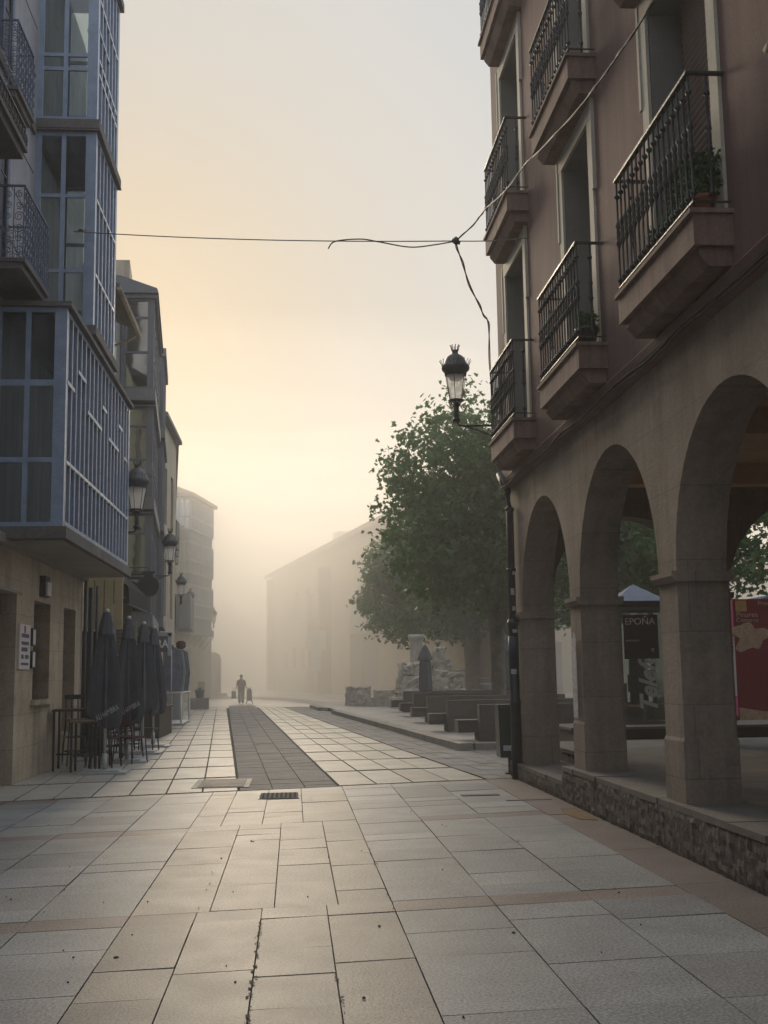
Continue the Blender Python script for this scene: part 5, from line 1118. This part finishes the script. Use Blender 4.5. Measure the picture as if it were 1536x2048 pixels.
tree('dark leafy plane tree rising behind the lantern beside the arcade corner', (6.35,36.5,.14), .22, 2.75, (7.1,35.5,6.4), (4.4,3.7,3.85), 1250, 36, 11, leaf=.165, twigs=200, spread=.46, low=.76)
tree('paler leafy plane tree spreading left over the stone monument', (8.5,56.0,.14), .36, 2.75, (8.3,55.0,5.55), (5.6,4.6,3.1), 900, 34, 12, leaf=.24, twigs=110, spread=.5, low=.85)
tree('plane tree showing behind the phone booth through the middle arch', (9.4,28.5,.14), .22, 2.8, (9.2,29.0,5.1), (3.2,3.0,2.6), 330, 30, 13, leaf=.17, twigs=40)
tree('plane tree with reddish fringe seen through the nearest arch', (13.2,27.0,.14), .22, 2.9, (13.9,26.6,5.0), (3.5,3.2,2.6), 170, 24, 14, leaf=.17, twigs=60)
tree('plane tree deep in the square beyond the nearer crowns', (11.5,45.0,.14), .25, 2.7, (11.6,45,5.6), (4.2,4,3.0), 300, 28, 15, leaf=.22, twigs=30)

# ================================================================== FAR BUILDINGS IN THE FOG
H_ = E('stone_church', (-1,112,0), 'long stone church with a sloping roof almost lost in the fog', 'building')
pa, pb = Vector((-2.0,115,0)), Vector((5.6,73.5,0)); u = (pb-pa).normalized(); n_ = Vector((-u.y,u.x,0)); n_ = -n_ if n_.x > 0 else n_; Lw = (pb-pa).length
w = MB(); ops = [(11,12.2,2.0,3.8), (15.2,16.4,2.0,3.8), (7,8,2.0,3.6), (20.6,24.4,0,6.4), (12,13.5,6.2,8.6), (17,18.5,6.4,8.6), (33,41,0,4.2)]
ofs = .003
w.face([pa+Vector((0,0,0)), pa+Vector((0,0,11.2)), pa-n_*14+Vector((0,0,11.2)), pa-n_*14])
wall(w, pa, u, n_, 0, Lw+22, 0, 11.2, ops, th=1.0); w.build('wall', 'church_wall', H_)
for a_, b_, c_, d_ in ((25.2,1.4,.9,9.5), (0,1.2,.6,10.6), (19,1.2,.5,8)): w = MB(); w.obox(pa+u*a_, u*b_, n_*c_, (0,0,d_)); w.build('buttress', 'church_wall', H_)
w = MB(); w.obox(pa+u*.5-n_*1.5, u*(Lw+20), -n_*.3, (0,0,11)); w.build('inner_wall', 'brown_grey', H_)
w = MB(); e0 = pa-u*.7+n_*.7+Vector((0,0,11.1)); e1 = e0+u*(Lw+24); r0 = pa+u*6-n_*9+Vector((0,0,16.2)); r1 = r0+u*(Lw+10)
w.face([e0,e1,r1,r0]); w.face([e0,r0,pa-n_*18+Vector((0,0,11.1))]); w.face([e0,e1,e1+Vector((0,0,-.4)),e0+Vector((0,0,-.4))]); w.build('roof', 'roof_tile', H_)
w = MB(); w.obox(pa+u*14-n_*3.0+Vector((0,0,11.5)), u*1.8, -n_*1.4, (0,0,2.1)); w.build('chimney', 'church_wall', H_)
w = MB(); q = pa+u*26-n_*5; w.tube([(q.x,q.y,13), (q.x,q.y,18.0)], .05, 5); w.tube([(q.x-.5,q.y,17.6), (q.x+.5,q.y,17.6)], .03, 4); w.build('aerial', 'iron_grey', H_)
w = MB()
for k in range(9):
    a0 = math.pi*k/8; P1 = (37+4*math.cos(a0), 4.2+3.2*math.sin(a0))
arc = [(37+4*math.cos(math.pi*k/16), 4.2+3.4*math.sin(math.pi*k/16)) for k in range(17)]
w.face([pa+u*a_+n_*.05+Vector((0,0,z_)) for a_, z_ in arc]); w.face([pa+u*a_-n_*.9+Vector((0,0,z_)) for a_, z_ in [(33,0),(41,0),(41,4.2),(33,4.2)]]); w.build('arched_doorway', 'brown_grey', H_)
b = MB(); q = pa+u*31+n_*2; b.box(q.x-.7, q.x+.7, q.y-.1, q.y, 3.2, 4.6); b.box(q.x-.35,q.x+.35,q.y-.1,q.y,1.8,3.2); b.tube([(q.x,q.y,0),(q.x,q.y,1.8)], .08, 6); tag(b.build('banner_sign', 'white_paint'), 'pale white sign standing before the fogbound church wall', 'sign')
G_ = E('side_block', (20,80,0), 'grey block closing the square behind the tree trunks', 'building')
w = MB(); wall(w, (8.5,78,0), (1,0,0), (0,-1,0), 0, 45, 0, 9, [(1.2,3.0,0,3.4), (4.4,6.2,0,3.4), (7.6,9.4,0,3.4), (1.5,2.7,5,7), (4.7,5.9,5,7), (7.9,9.1,5,7)], th=.6); w.build('wall', 'church_wall', G_)
w = MB(); w.box(9, 53, 79, 90, 0, 8.9); w.build('inner_wall', 'brown_grey', G_); w = MB(); w.box(8, 54, 77.4, 91, 9.003, 9.4); w.build('roof', 'roof_tile', G_)
t = E('hanging_banner', (10.2,70,1), 'yellow and blue banner glowing faintly between monument and trunks', 'banner')
w = MB(); w.box(9.35, 10.05, 68, 68.1, 1.35, 2.75); w.build('yellow_field', 'banner_yellow', t); w = MB(); w.box(9.35, 10.05, 68, 68.1, .15, 1.348); w.build('blue_field', 'banner_blue', t)
K_ = E('far_house', (-14,150,0), 'pale shape of a distant house low in the fog behind the walker', 'building')
w = MB(); w.box(-26, -5.5, 165, 176, 0, 8.0); w.build('wall', 'church_wall', K_); w = MB(); w.extr([(-26.5,8.0),(-5,8.0),(-9,11),(-22,11)], 164.5, 176.5); w.build('roof', 'roof_tile', K_)

# ================================================================== PERSON WITH BAG AND TROLLEY
def skin_person():
    V = [(0,0,.92), (0,0,1.12), (0,-.01,1.30), (0,0,1.42), (0,.0,1.50), (0,.01,1.62),
         (-.17,0,1.36), (-.24,.0,1.10), (-.30,-.02,.88), (.17,0,1.36), (.24,.0,1.12), (.30,.02,.90),
         (-.09,0,.88), (-.10,-.03,.50), (-.10,.0,.10), (-.10,.13,.04), (.09,0,.88), (.09,.06,.50), (.09,.0,.10), (.09,.13,.04)]
    Ed = [(0,1),(1,2),(2,3),(3,4),(4,5),(3,6),(6,7),(7,8),(3,9),(9,10),(10,11),(0,12),(12,13),(13,14),(14,15),(0,16),(16,17),(17,18),(18,19)]
    rad = [.15,.155,.165,.10,.055,.085,.07,.048,.034,.07,.048,.034,.095,.07,.05,.035,.095,.07,.05,.035]
    me = bpy.data.meshes.new('person'); me.from_pydata(V, Ed, []); o = bpy.data.objects.new('person', me); col.objects.link(o)
    m = o.modifiers.new('skin', 'SKIN'); me.skin_vertices[0].data[0].use_root = True
    for s, r in zip(me.skin_vertices[0].data, rad): s.radius = (r, r*.85)
    o.modifiers.new('sub', 'SUBSURF').levels = 2; o.modifiers['sub'].render_levels = 2; me.materials.append(M['skin'])
    return o
p = skin_person(); p.location = (-2.79,63.9,0); p.scale = (.9, .9, .9); tag(p, 'person in a dark top walking away with a bag and a trolley', 'person')
def garment(name, rings, m):
    mb = MB(); n = 14
    for ring in rings:
        i = len(mb.v)
        for (cx, cy, z, rx, ry) in ring:
            for j in range(n): a = 2*math.pi*j/n; mb.v.append((cx+rx*math.cos(a), cy+ry*math.sin(a), z))
        for k in range(len(ring)-1):
            for j in range(n): q = (j+1) % n; mb.f.append((i+k*n+j, i+k*n+q, i+(k+1)*n+q, i+(k+1)*n+j)); mb.c.append((1,1,1)); mb.sm.append(True)
    o = mb.build(name, m); o.parent = p; return o
garment('shirt', [[(0,0,.84,.21,.16), (0,0,1.0,.205,.16), (0,0,1.2,.225,.165), (0,0,1.36,.225,.14), (0,0,1.44,.12,.09), (0,0,1.48,.065,.06)], [(-.17,0,1.40,.075,.07), (-.21,0,1.24,.068,.065), (-.245,0,1.08,.06,.058)], [(.17,0,1.40,.075,.07), (.21,0,1.24,.068,.065), (.245,0,1.10,.06,.058)]], 'shirt')
garment('trousers', [[(-.095,0,.92,.115,.13), (-.10,-.02,.50,.095,.10), (-.10,0,.08,.08,.09)], [(.095,0,.92,.115,.13), (.095,.05,.50,.095,.10), (.09,0,.08,.08,.09)], [(0,0,.80,.18,.14), (0,0,.95,.195,.15)]], 'trousers')
garment('hair', [[(0,0,1.56,.085,.09), (0,0,1.62,.095,.10), (0,0,1.69,.08,.085), (0,0,1.73,.03,.03)]], 'hair')
t = E('shopping_bag', (-3.2,63.88,.3), 'pale carrier bag in the left hand of the walking person', 'bag')
b = MB(); b.extr([(-3.30,.30), (-3.04,.30), (-3.08,.70), (-3.30,.68)], 63.8, 63.98); b.build('body', 'bag_cloth', t); b = MB(); b.tube([(-3.27,63.88,.68), (-3.14,63.88,.88), (-3.10,63.88,.69)], .012, 5); b.build('handle', 'iron_grey', t)
t = E('shopping_trolley', (-2.35,63.9,0), 'dark two wheeled shopping trolley pulled by the walking person', 'shopping trolley')
b = MB(); b.extr([(-2.50,.16), (-2.20,.16), (-2.24,.74), (-2.46,.76)], 63.8, 64.08); b.build('bag', 'grey_mid', t)
b = MB(); b.extr([(-2.47,.765), (-2.25,.745), (-2.32,.82), (-2.42,.83)], 63.8, 64.08); b.build('flap', 'bag_cloth', t)
b = MB(); b.tube([(-2.48,63.78,.1), (-2.48,63.78,.9), (-2.30,63.78,.9), (-2.22,63.78,.1)], .014, 6); b.build('frame', 'iron', t)
for x in (-2.5, -2.2): b = MB(); b.lathe([(.075,-.02), (.075,.02)], 0, 0, 12); b.v = [(x+z_, 63.95+x_, .08+y_) for x_, y_, z_ in b.v]; b.build('wheel', 'iron', t)

# ================================================================== CABLES
def catenary(p0, p1, sag, n=14):
    p0, p1 = Vector(p0), Vector(p1); return [p0.lerp(p1, k/n)-Vector((0,0,sag*4*(k/n)*(1-k/n))) for k in range(n+1)]
hub = Vector((2.36,16.1,7.69))
b = MB(); b.tube(catenary((-3.60,19.0,8.87), hub, .06, 20), .009, 5); b.tube(catenary(hub, (3.19,14.92,7.3), .02, 8), .008, 5); b.tube([(-3.50,18.93,8.86), (-3.40,18.85,8.83)], .03, 6)
tag(b.build('span_wire', 'wire_metal'), 'thin taut wire strung right across the street', 'wire')
b = MB(); rn = random.Random(4)
path = [hub, (2.61,16.1,7.93), (2.72,16.0,8.05), (2.74,15.6,8.0), (2.75,14.3,7.68), (2.75,13.0,7.46), (2.75,11.94,7.2), (2.75,10.4,6.87), (2.75,9.44,6.72), (2.75,8.83,6.64), (2.75,8.1,6.57), (2.75,6.5,6.5), (2.76,4,6.6)]
def smooth(pts, n=6):
    pts = [Vector(p) for p in pts]; o = []
    for i in range(len(pts)-1):
        a, b_, c, d = pts[max(i-1,0)], pts[i], pts[i+1], pts[min(i+2,len(pts)-1)]
        for k in range(n):
            t = k/n; o.append(.5*((2*b_)+(c-a)*t+(2*a-5*b_+4*c-d)*t*t+(3*b_-a-3*c+d)*t**3))
    return o+[pts[-1]]
sp = smooth(path)
b.tube(sp, .0095, 6); b.tube([p_+Vector((.009*math.cos(i*.9), 0, .011*math.sin(i*.9))) for i, p_ in enumerate(sp)], .0065, 5)
tag(b.build('facade_cable', 'cable'), 'thick twisted cable sagging across the mauve facade in front of the balconies', 'cable')
path = [hub, (2.41,16.2,7.56), (2.62,16.6,7.22), (2.90,17.2,6.98), (3.06,17.62,6.90), (3.08,17.66,6.0), (3.09,17.66,5.2), (3.10,17.64,4.7)]
b = MB(); sp = smooth(path); b.tube(sp, .010, 5); b.tube([p_+Vector((.02*math.cos(i*.8), 0, .02*math.sin(i*.8))) for i, p_ in enumerate(sp)], .008, 5)
tag(b.build('corner_cable', 'cable'), 'cable dropping from the wire junction down the corner of the mauve house', 'cable')
path = [hub, (2.05,16.1,7.63), (1.69,16.1,7.59), (1.26,16.1,7.66), (.98,16.1,7.70), (.62,16.1,7.66), (.52,16.1,7.55)]
b = MB(); b.tube(smooth(path), .010, 5); tag(b.build('loose_cable', 'cable'), 'loose dangling cable end hanging below the span wire in the sky', 'cable')
b = MB(); b.lathe([(.02,7.64), (.045,7.66), (.045,7.72), (.02,7.75)], 2.36, 16.1, 8); b.tube([(2.30,16.1,7.70), (2.42,16.1,7.66)], .03, 6); tag(b.build('wire_clamp', 'iron_grey'), 'small dark clamp where the street wires meet', 'clamp')
b = MB(); b.tube([(2.55,0,0)]*0 or [(3.13,6.9,5.6), (3.13,7.05,5.58)], .03, 6); tag(b.build('wall_hook', 'trim_cream'), 'small pale fitting on the mauve wall at the right edge', 'fitting')

# ================================================================== AIR
def volume(name, x0, x1, y0, y1, z0, z1, dens, colr, label, aniso=.35, prof=None, mesh=None):
    b = mesh or MB()
    if prof: b.extr(prof, x0, x1, axis='x')
    elif not mesh: b.box(x0, x1, y0, y1, z0, z1)
    m = bpy.data.materials.new(name); m.use_nodes = True; t = m.node_tree; t.nodes.remove(t.nodes['Principled BSDF'])
    v = N(t, 'ShaderNodeVolumePrincipled'); v.inputs['Density'].default_value = dens; v.inputs['Color'].default_value = (*colr, 1); v.inputs['Anisotropy'].default_value = aniso
    t.links.new(v.outputs[0], t.nodes['Material Output'].inputs['Volume'])
    o = b.build(name, m); o['label'] = label; kind(o, 'stuff'); return o
volume('haze', -160, 160, -30, 300, -1, 20, HAZE, (1, .97, .92), 'thin morning haze filling the street', .25)
def lumpy(x0, x1, y0, y1, z0, z1, amp, seed, nx=40, ny=30):
    rn = random.Random(seed); b = MB(); base = len(b.v)
    H = [[z1+rn.gauss(0, amp) for k in range(ny+1)] for i in range(nx+1)]
    P = lambda i, k, z: (x0+(x1-x0)*i/nx, y0+(y1-y0)*(k/ny)**1.6, z)
    b.v = [P(i, k, H[i][k]) for i in range(nx+1) for k in range(ny+1)] + [P(i, k, z0) for i in range(nx+1) for k in range(ny+1)]
    n = (nx+1)*(ny+1); q = lambda i, k: i*(ny+1)+k
    F = []
    for i in range(nx):
        for k in range(ny): F.append((q(i,k), q(i+1,k), q(i+1,k+1), q(i,k+1))); F.append((n+q(i,k), n+q(i,k+1), n+q(i+1,k+1), n+q(i+1,k)))
    for i in range(nx): F.append((q(i,0), n+q(i,0), n+q(i+1,0), q(i+1,0))); F.append((q(i,ny), q(i+1,ny), n+q(i+1,ny), n+q(i,ny)))
    for k in range(ny): F.append((q(0,k), q(0,k+1), n+q(0,k+1), n+q(0,k))); F.append((q(nx,k), n+q(nx,k), n+q(nx,k+1), q(nx,k+1)))
    b.f = F; b.c = [(1,1,1)]*len(F); b.sm = [False]*len(F); return b
volume('fog_bank', 0, 0, 0, 0, 0, 0, BANK*.36, (1, .96, .88), 'fog drifting at roof height over the far square', .45, mesh=lumpy(-150, 150, 47, 297, -.93, 17.0, .9, 3))
volume('fog_bank', 0, 0, 0, 0, 0, 0, BANK*.64, (1, .96, .88), 'thick low fog lying over the far square', .45, mesh=lumpy(-152, 152, 53, 298, -.9, 12.5, .8, 4))
